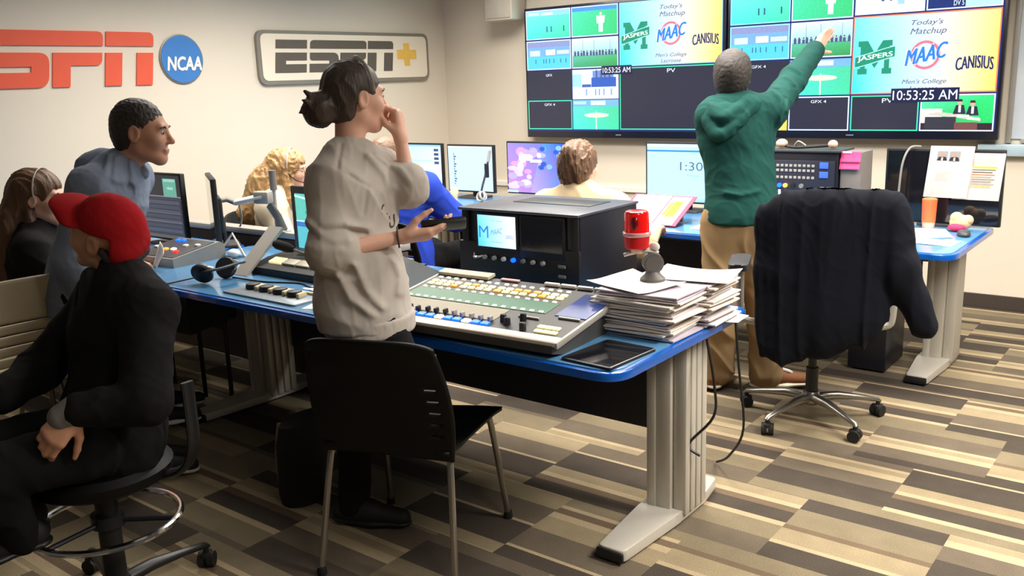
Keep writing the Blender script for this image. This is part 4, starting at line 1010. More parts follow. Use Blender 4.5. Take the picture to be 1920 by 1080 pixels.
# floor cables
o = MB().tube([(-1.36, 2.80, .70), (-1.32, 2.78, .55), (-1.33, 2.80, .42), (-1.42, 2.79, .30), (-1.38, 2.80, .26)], .005, 8, 6).build('power_cable', M_black, None, False, (-1.36, 2.8, .3))
tag(o, 'thin black cable looping down the outside of the front desk leg', 'cable')
o = MB().tube([(-1.40, 3.12, .70), (-1.39, 3.14, .5), (-1.37, 3.15, .25), (-1.45, 3.2, .10), (-1.55, 3.3, .012)], .005, 8, 6).build('power_cable', M_black, None, False, (-1.4, 3.12, .3))
tag(o, 'thin black cable hanging behind the front desk leg to the carpet', 'cable')
o = MB().tube([(-3.55, 3.25, .50), (-3.5, 3.2, .34), (-3.62, 3.2, .26), (-3.75, 3.25, .28)], .006, 8, 6).build('power_cable', M_black, None, False, (-3.6, 3.2, .3))
tag(o, 'black cable loop under the front desk right of its left leg', 'cable')
t = thing('desk_computer', 'black tower computer with small lights under the right end of the rear desk', 'computer', (-1.42, 5.02, 0))
MB().box((0, 0, .34), (.20, .34, .66), bev=.008).build('case', M_black2, t)
MB().box((.06, -.172, .62), (.05, .004, .012)).box((.085, -.172, .64), (.01, .004, .05)).build('status_light', M_kwht, t)
# ---------------------------------------------------------------- smooth solid modelling for people and cloth
def V3(a): return np.array(a, dtype=np.float32)
def unit(a):
    a = np.array(a, float); return a/np.linalg.norm(a)
class Cone:
    def __init__(s, a, b, ra, rb, k=.02, flat=None, sq=1, sub=False):
        s.a, s.b = np.array(a, float), np.array(b, float); s.ra, s.rb, s.k, s.sub = ra, rb, k, sub
        s.n = None if flat is None else unit(flat); s.sq = sq
    def box(s):
        m = max(s.ra, s.rb)*max(1, s.sq)
        return np.minimum(s.a, s.b)-m, np.maximum(s.a, s.b)+m
    def d(s, x, y, z):
        px, py, pz = x-s.a[0], y-s.a[1], z-s.a[2]; ba = s.b-s.a
        if s.n is not None:
            q = (px*s.n[0]+py*s.n[1]+pz*s.n[2])*(1/s.sq-1)
            px, py, pz = px+q*s.n[0], py+q*s.n[1], pz+q*s.n[2]
            ba = ba+s.n*(ba@s.n)*(1/s.sq-1)
        L = ba@ba+1e-12
        t = np.clip((px*ba[0]+py*ba[1]+pz*ba[2])/L, 0, 1)
        d = np.sqrt((px-t*ba[0])**2+(py-t*ba[1])**2+(pz-t*ba[2])**2)-(s.ra+(s.rb-s.ra)*t)
        return d*(s.sq**.6 if s.n is not None and s.sq < 1 else 1)
class Ell:
    def __init__(s, c, r, R=None, k=.02, sub=False):
        s.c, s.r, s.k, s.sub = np.array(c, float), np.array(r, float), k, sub
        s.R = np.eye(3) if R is None else np.array(R, float)       # rows = local axes
    def box(s):
        e = np.sqrt(((s.R*s.r[:, None])**2).sum(0)); return s.c-e, s.c+e
    def d(s, x, y, z):
        px, py, pz = x-s.c[0], y-s.c[1], z-s.c[2]; k0 = 0; k1 = 0
        for i in range(3):
            q = px*s.R[i, 0]+py*s.R[i, 1]+pz*s.R[i, 2]
            k0 = k0+(q/s.r[i])**2; k1 = k1+(q/s.r[i]**2)**2
        k0 = np.sqrt(k0); return k0*(k0-1)/np.sqrt(k1+1e-12)
class Box:
    def __init__(s, c, h, R=None, r=.01, k=.01, sub=False):
        s.c, s.h, s.k, s.sub, s.rr = np.array(c, float), np.array(h, float), k, sub, r
        s.R = np.eye(3) if R is None else np.array(R, float)
    def box(s):
        e = np.abs(s.R*s.h[:, None]).sum(0)+s.rr; return s.c-e, s.c+e
    def d(s, x, y, z):
        px, py, pz = x-s.c[0], y-s.c[1], z-s.c[2]; o = 0; m = None
        for i in range(3):
            q = np.abs(px*s.R[i, 0]+py*s.R[i, 1]+pz*s.R[i, 2])-s.h[i]+s.rr
            o = o+np.maximum(q, 0)**2; m = q if m is None else np.maximum(m, q)
        return np.sqrt(o)+np.minimum(m, 0)-s.rr
def field(prims, h, pad=.03):
    lo = np.min([p.box()[0] for p in prims if not p.sub], 0)-pad; hi = np.max([p.box()[1] for p in prims if not p.sub], 0)+pad
    n = np.ceil((hi-lo)/h).astype(int)+1
    ax = [(lo[i]+np.arange(n[i])*h).astype(np.float32) for i in range(3)]
    F = np.full(tuple(n), .25, np.float32)
    for p in prims:
        a, b = p.box(); m = p.k+3*h
        i0 = np.maximum(0, np.floor((a-m-lo)/h).astype(int)); i1 = np.minimum(n, np.ceil((b+m-lo)/h).astype(int)+1)
        if np.any(i1 <= i0): continue
        sl = tuple(slice(i0[i], i1[i]) for i in range(3))
        d = p.d(ax[0][sl[0]][:, None, None], ax[1][sl[1]][None, :, None], ax[2][sl[2]][None, None, :]).astype(np.float32)
        f = F[sl]; k = max(p.k, 1e-4)
        if p.sub:
            q = np.maximum(k-np.abs(f+d), 0)/k; F[sl] = np.maximum(f, -d)+q*q*k*.25
        else:
            q = np.maximum(k-np.abs(f-d), 0)/k; F[sl] = np.minimum(f, d)-q*q*k*.25
    return F, ax, lo
NR = np.random.RandomState(3)
WAVES = [(NR.randn(3), NR.rand()*6.28) for _ in range(24)]
def folds(amp, freq, axis=None, stretch=.35, seed=0, sharp=1.0):
    """cloth folds: warped ridges; axis = direction along which folds are compressed (they run across it)"""
    def fn(x, y, z):
        if axis is not None:
            a = unit(axis); q = (x*a[0]+y*a[1]+z*a[2])
            X, Y, Z = x*stretch+a[0]*q*(1-stretch), y*stretch+a[1]*q*(1-stretch), z*stretch+a[2]*q*(1-stretch)
        else: X, Y, Z = x, y, z
        w = 0; out = 0
        for i in range(4):
            d, ph = WAVES[(seed+i) % 24]; w = w+np.sin((X*d[0]+Y*d[1]+Z*d[2])*freq*.45+ph)
        for i in range(4, 9):
            d, ph = WAVES[(seed+i) % 24]; out = out+np.sin((X*d[0]+Y*d[1]+Z*d[2])*freq+ph+w*1.1)*.5
        r = 1-np.abs(out/1.2)
        return -amp*(np.clip(r, 0, 1)**1.6*sharp+out*.15)
    return fn
def crease(lines, w=.012, amp=.008, axis=(-.6, .77, -.2), reach=.09):
    """raised (amp > 0) or sunk folds along short world-space polylines on the cloth"""
    A = unit(axis)
    def fn(x, y, z):
        out = np.zeros_like(x); P = np.stack([x, y, z], -1)
        for ln in lines:
            for a, b in zip(ln[:-1], ln[1:]):
                a, b = np.array(a), np.array(b); m = (np.abs(P-(a+b)/2) < .2).all(-1)
                if not m.any(): continue
                q = P[m]; dep = (q-(a+b)/2)@A; q = q-np.outer((q-a)@A, A); ba = b-a; ba = ba-A*(ba@A)
                t = np.clip(((q-a)@ba)/(ba@ba+1e-9), 0, 1); d = np.linalg.norm(q-a-t[:, None]*ba, axis=-1)
                g = np.exp(-(d/w)**2)*np.exp(-(dep/reach)**4); out[m] = np.maximum(out[m], g)
        return -amp*out
    return fn
def nets(F, ax, lo, h):
    n = F.shape; s = F < 0
    c = s[:-1, :-1, :-1].astype(np.int8)
    tot = np.zeros(tuple(k-1 for k in n), np.int8)
    for i in (0, 1):
        for j in (0, 1):
            for k in (0, 1): tot += s[i:n[0]-1+i, j:n[1]-1+j, k:n[2]-1+k]
    act = (tot > 0) & (tot < 8)
    I = np.argwhere(act); idx = np.full(act.shape, -1, np.int32); idx[act] = np.arange(len(I))
    P = np.zeros((len(I), 3)); cnt = np.zeros(len(I))
    cor = {}
    for i in (0, 1):
        for j in (0, 1):
            for k in (0, 1): cor[i, j, k] = F[I[:, 0]+i, I[:, 1]+j, I[:, 2]+k]
    for a in cor:
        for dd in range(3):
            if a[dd]: continue
            b = list(a); b[dd] = 1; b = tuple(b); fa, fb = cor[a], cor[b]
            m = (fa < 0) != (fb < 0); t = np.where(m, fa/(fa-fb+1e-20), 0)
            q = np.array(a, float)[None]+t[:, None]*np.eye(3)[dd][None]
            P += q*m[:, None]; cnt += m
    P = (I+P/np.maximum(cnt, 1)[:, None])*h+lo
    quads = []
    for dd in range(3):
        o1, o2 = [k for k in range(3) if k != dd]
        sa = [slice(None)]*3; sb = [slice(None)]*3; sa[dd] = slice(0, -1); sb[dd] = slice(1, None)
        for k in (o1, o2): sa[k] = slice(1, -1); sb[k] = slice(1, -1)
        A, B = s[tuple(sa)], s[tuple(sb)]; E = np.argwhere(A != B)
        if not len(E): continue
        fl = A[E[:, 0], E[:, 1], E[:, 2]]
        E = E.copy(); E[:, o1] += 1; E[:, o2] += 1
        e1, e2 = np.eye(3, dtype=int)[o1], np.eye(3, dtype=int)[o2]
        q = [idx[tuple((E-v).T)] for v in (0*e1, e1, e1+e2, e2)]
        Q = np.stack(q, 1)
        flip = fl if dd != 1 else ~fl
        Q[~flip] = Q[~flip][:, ::-1]
        quads.append(Q)
    return P, np.concatenate(quads)
def solid(name, prims, h, m, parent=None, disp=None, base=None, relax=1, cut=None):
    F, ax, lo = field(prims, h)
    if disp:
        band = np.abs(F) < .035
        I = np.argwhere(band); x, y, z = (ax[k][I[:, k]].astype(np.float64) for k in range(3))
        for fn in (disp if isinstance(disp, (list, tuple)) else [disp]): F[band] += fn(x, y, z).astype(np.float32)
    P, Q = nets(F, ax, lo, h)
    for _ in range(relax):
        S1 = np.zeros_like(P); C1 = np.zeros(len(P))
        for a in range(4):
            for b in ((a+1) % 4, (a+3) % 4):
                np.add.at(S1, Q[:, a], P[Q[:, b]]); np.add.at(C1, Q[:, a], 1)
        P = P*.5+.5*S1/np.maximum(C1, 1)[:, None]
    me = bpy.data.meshes.new(name); me.vertices.add(len(P)); me.vertices.foreach_set('co', P.astype(np.float32).ravel())
    me.loops.add(Q.size); me.loops.foreach_set('vertex_index', Q.astype(np.int32).ravel())
    me.polygons.add(len(Q)); me.polygons.foreach_set('loop_start', np.arange(0, Q.size, 4, dtype=np.int32)); me.polygons.foreach_set('loop_total', np.full(len(Q), 4, np.int32))
    me.polygons.foreach_set('use_smooth', np.ones(len(Q), bool)); me.update(); me.validate()
    return link(name, me, m, parent, True, base) if parent else link(name, me, m, None, False, base)

# ---------------------------------------------------------------- anatomy
def hframe(F, up=(0, 0, 1), roll=0):
    F = unit(F); up = np.array(up, float); R = unit(np.cross(F, up)); U = np.cross(R, F)
    if roll: R, U = R*math.cos(roll)+U*math.sin(roll), U*math.cos(roll)-R*math.sin(roll)
    return np.array([R, F, U])          # rows
def head_prims(c, B, s=1.0, jaw=1.0, sub=True):
    c = np.array(c, float)
    def w(x, y, z): return c+(B[0]*x+B[1]*y+B[2]*z)*s
    def E(x, y, z, r, k=.02, sub=False): return Ell(w(x, y, z), np.array(r)*s, B, k*s, sub)
    def K(a, b, ra, rb, k=.015): return Cone(w(*a), w(*b), ra*s, rb*s, k*s)
    p = [E(0, -.014, .032, (.073, .093, .084)), E(0, .034, -.028, (.060*jaw, .058, .080), .035),
         K((-.046*jaw, .004, -.062), (-.016, .064, -.098), .019, .016, .03), K((.046*jaw, .004, -.062), (.016, .064, -.098), .019, .016, .03),
         E(0, .070, -.097, (.022, .018, .018), .025),
         K((-.032, .079, .020), (.032, .079, .020), .012, .012, .02)]
    if sub:
        p += [E(.031, .099, .002, (.017, .014, .011), .014, True), E(-.031, .099, .002, (.017, .014, .011), .014, True)]
    p += [E(.036, .062, -.028, (.022, .022, .02), .03), E(-.036, .062, -.028, (.022, .022, .02), .03),
          K((0, .086, .012), (0, .111, -.028), .0075, .0105, .012), E(0, .108, -.031, (.011, .011, .009), .008), E(.010, .098, -.034, (.008, .010, .007), .006), E(-.010, .098, -.034, (.008, .010, .007), .006),
          E(0, .089, -.061, (.024, .011, .0065), .008), E(0, .087, -.072, (.020, .011, .0075), .006)]
    for sx in (-1, 1):
        p += [E(sx*.075, -.006, -.006, (.009, .021, .033), .008), E(sx*.081, -.002, -.004, (.006, .012, .02), .006, True)]
    return p
def hand_prims(w, fd, pn, side, curl=(.3, .35, .4, .5), thumb=(.5, .3), s=1.0, spread=.0):
    """w wrist; fd finger direction; pn the way the palm faces; side=+1 when cross(fd,pn) points to the thumb"""
    w = np.array(w, float); fd = unit(fd); pn = np.array(pn, float); pn = unit(pn-fd*(pn@fd)); lat = np.cross(fd, pn)*side
    p = []
    off = (.028, .009, -.009, -.026); L = (.088, .092, .088, .080); fl = (.95, 1.05, 1.0, .78)
    for i in range(4):
        kn = w+fd*L[i]*s+lat*off[i]*s
        p.append(Cone(w+lat*off[i]*.55*s, kn, .0165*s, .0125*s, .016*s))
        q = kn; a = curl[i]*.8; f2 = unit(fd+lat*off[i]*spread*12)
        for j, (ln, r0, r1) in enumerate(((.043, .0098, .0088), (.027, .0088, .0080), (.022, .0080, .0066))):
            d = f2*math.cos(a)+pn*math.sin(a); e = q+d*ln*fl[i]*s
            p.append(Cone(q, e, r0*s, r1*s, .005*s)); q = e; a += curl[i]*(1.1 if j == 0 else .7)
    b = w+fd*.022*s+lat*.022*s+pn*.006*s; a = thumb[0]
    d1 = unit(lat*math.cos(a)*.8+fd*.75+pn*math.sin(a)*.9); m = b+d1*.046*s
    d2 = unit(d1*(1-thumb[1])+fd*thumb[1]+pn*thumb[1]*.3); e = m+d2*.034*s; d3 = unit(d2+fd*thumb[1]*.5); t = e+d3*.026*s
    p += [Cone(b, m, .0155*s, .0115*s, .014*s), Cone(m, e, .0112*s, .0098*s, .006*s), Cone(e, t, .0098*s, .0072*s, .005*s)]
    return p
def depth_axis(J):
    lat = unit(np.array(J['shR'])-np.array(J['shL'])); up = unit(np.array(J['neck'])-np.array(J['pelv'])); return unit(np.cross(up, lat)), lat
def torso(J, o=0.0, low=None, sc=1.0, belly=0, k=.05, hem=None):
    dp, lat = depth_axis(J); ch, wa, pe, ne = (np.array(J[q], float) for q in ('chest', 'waist', 'pelv', 'neck'))
    p = [Cone(pe, wa, (.150+o)*sc, (.135+o+belly)*sc, k, dp, .74), Cone(wa, ch, (.135+o+belly)*sc, (.155+o)*sc, k, dp, .70),
         Cone(ch, ch*.35+ne*.65, (.150+o)*sc, (.10+o)*sc, k, dp, .66)]
    for s in ('L', 'R'):
        sh = np.array(J['sh'+s], float); p.append(Cone(ne*.75+ch*.25, sh, (.060+o)*sc, (.052+o)*sc, k))
        p.append(Cone(ch, sh, (.085+o)*sc, (.05+o)*sc, k))
    if low is not None: p.append(Cone(pe, low, (.150+o)*sc, (.152+o)*sc, k, dp, .76))
    if hem is not None: p.append(Box((pe[0], pe[1], hem-.3), (.5, .5, .3), None, .001, .012, True))
    return p
def arm(J, s, o=0.0, sc=1.0, upto=1.0, k=.025, wr=None):
    a, b, c = (np.array(J[q+s], float) for q in ('sh', 'el', 'wr')); e = b+(c-b)*upto
    rw = wr if wr is not None else (.028+o)
    return [Cone(a, b, (.052+o)*sc, (.041+o)*sc, k), Cone(b, e, (.041+o)*sc, (.041+o)*sc*(1-upto)+rw*upto*sc if wr is None else rw*sc, k)]
def leg(J, s, o=0.0, sc=1.0, k=.03, cuff=None):
    h, n, a = (np.array(J[q+s], float) for q in ('hip', 'kn', 'an')); m = n*.6+a*.4
    return [Cone(h, n, (.082+o)*sc, (.056+o)*sc, k), Cone(n, m, (.055+o)*sc, (.053+o)*sc, k), Cone(m, a, (.053+o)*sc, (cuff or (.036+o))*sc, k)]
def shoe(name, an, fwd, m, msole, parent, L=.275, h=.004, zs=None):
    """heel under the ankle, toe along fwd"""
    an = np.array(an, float); f = unit((fwd[0], fwd[1], 0)); z = an[2]-.075 if zs is None else zs
    g = np.array([an[0], an[1], z]); up = np.array([0, 0, 1.])
    he, to = g-f*.045, g+f*(L-.085)
    o = solid(name, [Cone(he+up*.05, g+f*.06+up*.055, .040, .036, .03), Cone(g+f*.05+up*.05, to+up*.035, .040, .032, .03), Cone(g+up*.05, g+up*.10, .044, .041, .03), Box(g+up*(-.09), (.4, .4, .1), None, .001, .004, True)], h, m, parent)
    solid('sole', [Cone(he+up*.016, g+f*.08+up*.016, .043, .041, .02, (0, 0, 1), .36), Cone(g+f*.08+up*.016, to+up*.016, .044, .036, .02, (0, 0, 1), .36), Box(g+up*(-.0985), (.4, .4, .1), None, .001, .004, True)], h, msole, o)
    return o
def eyes(J, B, s, parent, hair, iris=(60, 44, 36), brows=True):
    c = np.array(J['head'], float)
    def w(x, y, z): return Vector(c+(B[0]*x+B[1]*y+B[2]*z)*s)
    R = Matrix(B.tolist()).transposed()
    for sx in (-1, 1):
        MB().ball(w(sx*.031, .0795, .002), .0112*s, R).build('eye', mat('eye_white', (186, 170, 160), .3), parent, True)
        MB().ball(w(sx*.0315, .0872, .002), (.0062*s, .005*s, .0062*s), R).build('iris', mat('dark_iris', iris, .2), parent, True)
        if brows: MB().loft([(w(sx*.014, .0925, .020), .003*s), (w(sx*.030, .0935, .025), .0042*s), (w(sx*.048, .082, .020), .002*s)], 8).build('eyebrow', hair, parent, True)
def hair_mat(name, c, c2, sc=(60, 60, 8)):
    if name in MATS: return MATS[name]
    m = mat(name, c, .48, var=.0, vs=1, bump=.5, bs=3, stretch=sc); nt = m.node_tree
    mx = [n for n in nt.nodes if n.type == 'MIX'][0]; mx.inputs[6].default_value = lin(c)+(1,); mx.inputs[7].default_value = lin(c2)+(1,)
    nz = mx.inputs[0].links[0].from_node; nz.inputs['Scale'].default_value = 1.2; return m
def fabric(name, c, var=.06, bump=.25, bs=700, rough=.92): return mat(name, c, rough, var=var, vs=14, bump=bump, bs=bs, spec=.2)
def person(label, J, skin_prims, skin, h, base):
    o = solid('person', skin_prims, h, skin, None, None, base); return tag(o, label, 'person')
# ---------------------------------------------------------------- people
def A3(*a): return np.array(a, float)
def neckp(J, hc, r=.05, B=None, s=1): return [Cone(np.array(J['neck'], float)+A3(0, 0, -.03), np.array(hc, float)-B[2]*.055*s-B[1]*.022*s, r*1.1, r, .03)]
SK_L = mat('skin_fair', (232, 180, 156), .5, var=.04, vs=20, bump=.05, bs=300)
SK_M = mat('skin_medium', (204, 150, 120), .5, var=.05, vs=20, bump=.05, bs=300)
SK_T = mat('skin_tan', (208, 152, 124), .5, var=.05, vs=20, bump=.05, bs=300)
H_DK = hair_mat('dark_brown_hair', (44, 35, 31), (82, 67, 57)); H_BR = hair_mat('brown_hair', (62, 42, 30), (122, 86, 58), (70, 70, 6))
H_BL = hair_mat('blonde_hair', (132, 95, 58), (210, 170, 116), (60, 60, 12)); H_CH = hair_mat('chestnut_hair', (80, 57, 42), (138, 104, 78), (60, 60, 14))
H_BK = hair_mat('cropped_dark_hair', (40, 34, 31), (66, 58, 53), (200, 200, 200))

# --- standing, grey sweatshirt
J = dict(head=(-2.256, 2.066, 1.566), neck=(-2.268, 2.035, 1.362), chest=(-2.25, 2.03, 1.25), waist=(-2.225, 2.0, 1.02), pelv=(-2.205, 1.985, .90),
         shR=(-2.225, 1.912, 1.296), elR=(-2.165, 1.825, 1.10), wrR=(-2.045, 2.03, 1.128), shL=(-2.295, 2.185, 1.312), elL=(-2.135, 2.165, 1.262), wrL=(-2.178, 2.185, 1.425),
         hipR=(-2.13, 1.955, .86), hipL=(-2.245, 2.065, .86), knL=(-2.40, 2.10, .47), anL=(-2.43, 2.075, .085), knR=(-2.02, 2.055, .545), anR=(-2.16, 2.03, .535))
B = hframe((.30, .95, -.02), roll=-.03); hs = .965
sp = head_prims(J['head'], B, hs, .92)+neckp(J, J['head'], .047, B, hs)+torso(J, -.024, sc=.92)+arm(J, 'R', -.006, .92)+arm(J, 'L', -.006, .92)+leg(J, 'L', -.01)+leg(J, 'R', -.012)
fdR = unit(A3(.70, .68, .05)); sp += hand_prims(J['wrR'], fdR, (-.35, .35, .87), 1, (.35, .42, .5, .55), (.9, .5), .98)
sp += hand_prims(J['wrL'], (-.12, .05, 1), (-.75, -.35, .0), 1, (1.25, 1.3, 1.35, 1.4), (.8, .6), .95)
W1 = person('standing person in a grey sweatshirt with a dark bun, holding a phone', J, sp, SK_L, .0045, (-2.28, 2.02, 0))
eyes(J, B, hs, W1, H_DK)
c = A3(*J['head'])
def w(x, y, z): return c+(B[0]*x+B[1]*y+B[2]*z)*hs
hp = [Ell(w(0, -.016, .036), A3(.079, .098, .087)*hs, B, .02), Ell(w(0, -.045, -.02), A3(.072, .066, .07)*hs, B, .04), Ell(w(0, .100, -.038), A3(.10, .062, .088)*hs, B, .012, True),
      Ell(w(.075, .012, -.045), A3(.03, .042, .062)*hs, B, .012, True), Ell(w(-.075, .012, -.045), A3(.03, .042, .062)*hs, B, .012, True), Ell(w(.082, -.008, -.008), A3(.02, .016, .03)*hs, B, .006, True),
      Ell(w(.0, -.130, -.040), A3(.056, .052, .058)*hs, B, .015), Cone(w(.02, -.17, -.015), w(.03, -.198, -.005), .012, .003, .01), Cone(w(.0, -.172, -.03), w(.0, -.203, -.05), .012, .003, .01), Cone(w(.01, -.155, .006), w(.02, -.185, .022), .012, .003, .01)]
solid('hair', hp, .004, H_DK, W1, folds(.0035, 130, B[0], .3, 4), relax=0)
hb = MB(); hb.loft([(Vector(w(.088*math.cos(a), .028-.02*math.sin(a), .036+.094*math.sin(a))), (.0065, .0025)) for a in np.linspace(-.15, PI+.15, 28)], 8); hb.build('headband', mat('white_headset_band', (226, 222, 216), .4), W1, True)
GS = fabric('grey_sweatshirt_fleece', (184, 175, 166), .05)
tp = torso(J, .018, (-2.19, 1.985, .80), .97)+[Cone(A3(-2.19, 1.985, 1.0), A3(-2.172, 1.985, .80), .14, .157, .05, depth_axis(J)[0], .88), Box((-2.2, 2, .535), (.5, .5, .3), None, .001, .012, True)]+arm(J, 'R', .020, .98, .16, .03, .062)+arm(J, 'L', .020, .95, .12, .03, .066)
tp += [Cone(A3(-2.278, 2.025, 1.35), A3(-2.258, 2.04, 1.373), .066, .060, .03), Ell(w(.0, .0, -.175), A3(.054, .05, .05), B, .01, True),
       ]
sw = solid('sweatshirt', tp, .0045, GS, W1, [folds(.007, 20, (.3, .1, 1), .5, 2, .8), folds(.003, 48, (.6, .5, .6), .6, 9, .7),
    crease([[(-2.159, 1.939, 1.325), (-2.118, 1.963, 1.294), (-2.119, 1.938, 1.209)], [(-2.201, 1.936, 1.427), (-2.189, 1.922, 1.347)]], .006, -.005),
    crease([[(-2.196, 1.866, 1.176), (-2.155, 1.901, 1.18), (-2.106, 1.935, 1.167)], [(-2.246, 1.831, 1.189), (-2.201, 1.855, 1.15), (-2.162, 1.879, 1.124), (-2.136, 1.9, 1.128)], [(-2.227, 1.824, 1.115), (-2.185, 1.853, 1.097), (-2.148, 1.882, 1.099)]], .012, .014),
    crease([[(-2.20, 1.866, 1.158), (-2.155, 1.901, 1.162), (-2.112, 1.935, 1.15)], [(-2.24, 1.831, 1.165), (-2.201, 1.855, 1.130)]], .008, -.010),
    crease([[(-2.111, 1.897, 1.049), (-2.079, 1.9, 0.973), (-2.039, 1.917, 0.921)], [(-2.035, 1.964, 1.071), (-2.009, 1.967, 1.012), (-2.006, 1.955, 0.963)], [(-2.15, 1.857, 1.018), (-2.116, 1.865, 0.952), (-2.058, 1.896, 0.9)], [(-2.126, 1.984, 1.39), (-2.087, 2.0, 1.339), (-2.066, 2.005, 1.298)], [(-2.114, 1.996, 1.397), (-2.056, 2.029, 1.354), (-2.025, 2.041, 1.312)]], .014, .012, reach=.15)])
solid('hem_band', [Cone(A3(-2.176, 1.985, .89), A3(-2.172, 1.985, .82), .166, .163, .01, depth_axis(J)[0], .88), Box((-2.2, 2, .632), (.4, .4, .18), None, .001, .012, True), Box((-2.2, 2, 1.053), (.4, .4, .18), None, .001, .012, True)], .0045, GS, sw, folds(.0015, 120, (1, 1, 0), .4, 7))
dpx, lat = depth_axis(J)
# two small embroidered letters on the chest
for s_, off, zz in (('C', .01, 1.175), ('U', .055, 1.13)):
    V, F_, x0, x1, y0, y1 = text_geo(s_); P0 = A3(-2.25, 2.03, zz)+dpx*.118-lat*(off-.055)
    me = bpy.data.meshes.new('l'); me.from_pydata([tuple(P0-lat*((v[0]-x0)*.06)+A3(0, 0, (v[1]-y0)*.06)+dpx*.008) for v in V], [], F_)
    link('chest_letter', me, mat('charcoal_embroidery', (70, 62, 58), .8), sw, True).modifiers.new('s', 'SOLIDIFY').thickness = .012
PB = fabric('black_track_pants', (18, 18, 20), .08)
pt = leg(J, 'L', .008, cuff=.055)+leg(J, 'R', .010, cuff=.05)+[Cone(A3(*J['pelv']), A3(-2.195, 1.985, .82), .128, .126, .05, dpx, .80)]
pn = solid('track_pants', pt, .0055, PB, W1, folds(.005, 30, (0, 0, 1), .5, 5))
for k in range(3):
    st = [A3(-2.113, 1.944, .856)+(A3(-2.02, 1.965, .70)-A3(-2.113, 1.944, .856))*t_+A3(.79, .61, .1)*(k*.030-.030) for t_ in np.linspace(.1, 1, 8)]
    MB().loft([(Vector(p_), (.005, .0025)) for p_ in st], 8).build('white_stripe', M_white, pn, True)
shoe('shoe', J['anL'], (.9, .4), M_rub, M_black, W1)
solid('sock_foot', [Cone(A3(-2.14, 2.03, .53), A3(-2.23, 2.06, .515), .042, .03, .02)], .005, PB, W1)
MB().torus(Vector(A3(*J['wrR'])-fdR*.012), .033, .003, frame((0, 0, 1) if False else Vector(fdR).orthogonal(), Vector(fdR)), 24, 6).build('wrist_band', mat('dark_wrist_band', (60, 40, 34), .6), W1, True)
# the phone held in the right hand
pc = A3(*J['wrR'])+fdR*.135+A3(-.35, .35, .87)*.022
Rp = frame(Vector(fdR), Vector((-.35, .35, .87)))
t = thing('phone', 'dark phone held in the hand of the person in the grey sweatshirt', 'phone', tuple(pc))
MB().box(pc+A3(*Rp.col[2])*.004, (.145, .074, .018), Rp, bev=.006).build('phone_body', M_black, t, True)
MB().box(pc+A3(*Rp.col[2])*.0133, (.136, .066, .001), Rp).build('phone_screen', MATS['dark_glass'], t, True)

# --- standing, blue-grey hoodie
J = dict(head=(-3.385, 1.965, 1.455), neck=(-3.462, 1.905, 1.325), chest=(-3.50, 1.86, 1.18), waist=(-3.57, 1.775, .98), pelv=(-3.58, 1.75, .86),
         shR=(-3.405, 1.735, 1.255), elR=(-3.43, 1.64, .99), wrR=(-3.40, 1.70, .76), shL=(-3.60, 2.02, 1.26), elL=(-3.74, 1.99, .99), wrL=(-3.76, 2.0, .765),
         hipR=(-3.53, 1.68, .84), hipL=(-3.63, 1.83, .84), knR=(-3.47, 1.79, .47), anR=(-3.50, 1.86, .085), knL=(-3.60, 1.93, .47), anL=(-3.64, 1.92, .085))
B = hframe((.74, .66, -.10)); hs = 1.05
sp = head_prims(J['head'], B, hs)+neckp(J, J['head'], .055, B, hs)+torso(J, -.015)+arm(J, 'R', -.005)+arm(J, 'L', -.005)+leg(J, 'R', -.01)+leg(J, 'L', -.01)
sp += hand_prims(J['wrR'], (.1, .1, -1), (-.3, .9, 0), -1)+hand_prims(J['wrL'], (.1, .1, -1), (.3, -.9, 0), 1)
M1 = person('standing person in a blue-grey hoodie leaning over the left end of the front desk', J, sp, SK_T, .0055, (-3.55, 1.86, 0))
eyes(J, B, hs, M1, H_BK); c = A3(*J['head'])
hp = [Ell(w(0, -.018, .036), A3(.0765, .095, .086)*hs, B, .02), Ell(w(0, -.05, -.02), A3(.066, .055, .07)*hs, B, .04), Ell(w(0, .105, -.034), A3(.10, .066, .094)*hs, B, .012, True),
      Ell(w(.075, .012, -.05), A3(.03, .045, .055)*hs, B, .01, True), Ell(w(-.075, .012, -.05), A3(.03, .045, .055)*hs, B, .01, True), Ell(w(.082, -.008, -.008), A3(.02, .018, .03)*hs, B, .006, True)]
solid('hair', hp, .0045, H_BK, M1, folds(.004, 150, None, 1, 3), relax=0)
HG = fabric('blue_grey_hoodie_fleece', (128, 138, 158), .06)
tp = torso(J, .016, (-3.58, 1.745, .78), 1.0, hem=.76)+arm(J, 'R', .022, 1, .93, .03, .046)+arm(J, 'L', .022, 1, .93, .03, .046)
hd = solid('hoodie', tp, .0055, HG, M1, [folds(.007, 20, (.2, .1, 1), .4, 11, .9), folds(.002, 70, None, 1, 1),
    crease([[(-3.396, 1.826, 1.377), (-3.371, 1.822, 1.296), (-3.384, 1.783, 1.197)], [(-3.374, 1.84, 1.366), (-3.352, 1.831, 1.275)], [(-3.337, 1.866, 1.354), (-3.318, 1.852, 1.254), (-3.302, 1.836, 1.153)]], .012, .012)])
solid('hood', [Cone(A3(-3.54, 1.815, 1.32), A3(-3.50, 1.97, 1.33), .050, .048, .04), Cone(A3(-3.50, 1.975, 1.33), A3(-3.40, 1.955, 1.295), .045, .026, .03), Cone(A3(-3.54, 1.815, 1.32), A3(-3.405, 1.845, 1.29), .045, .026, .03), Cone(A3(-3.545, 1.875, 1.335), A3(-3.56, 1.85, 1.27), .055, .05, .05)], .0055, HG, hd, folds(.003, 30, (0, 0, 1), .6, 6))
MB().tube([(-3.395, 1.90, 1.28), (-3.37, 1.90, 1.20), (-3.375, 1.905, 1.12)], .004, 8, 5).build('drawstring', M_white, hd, True)
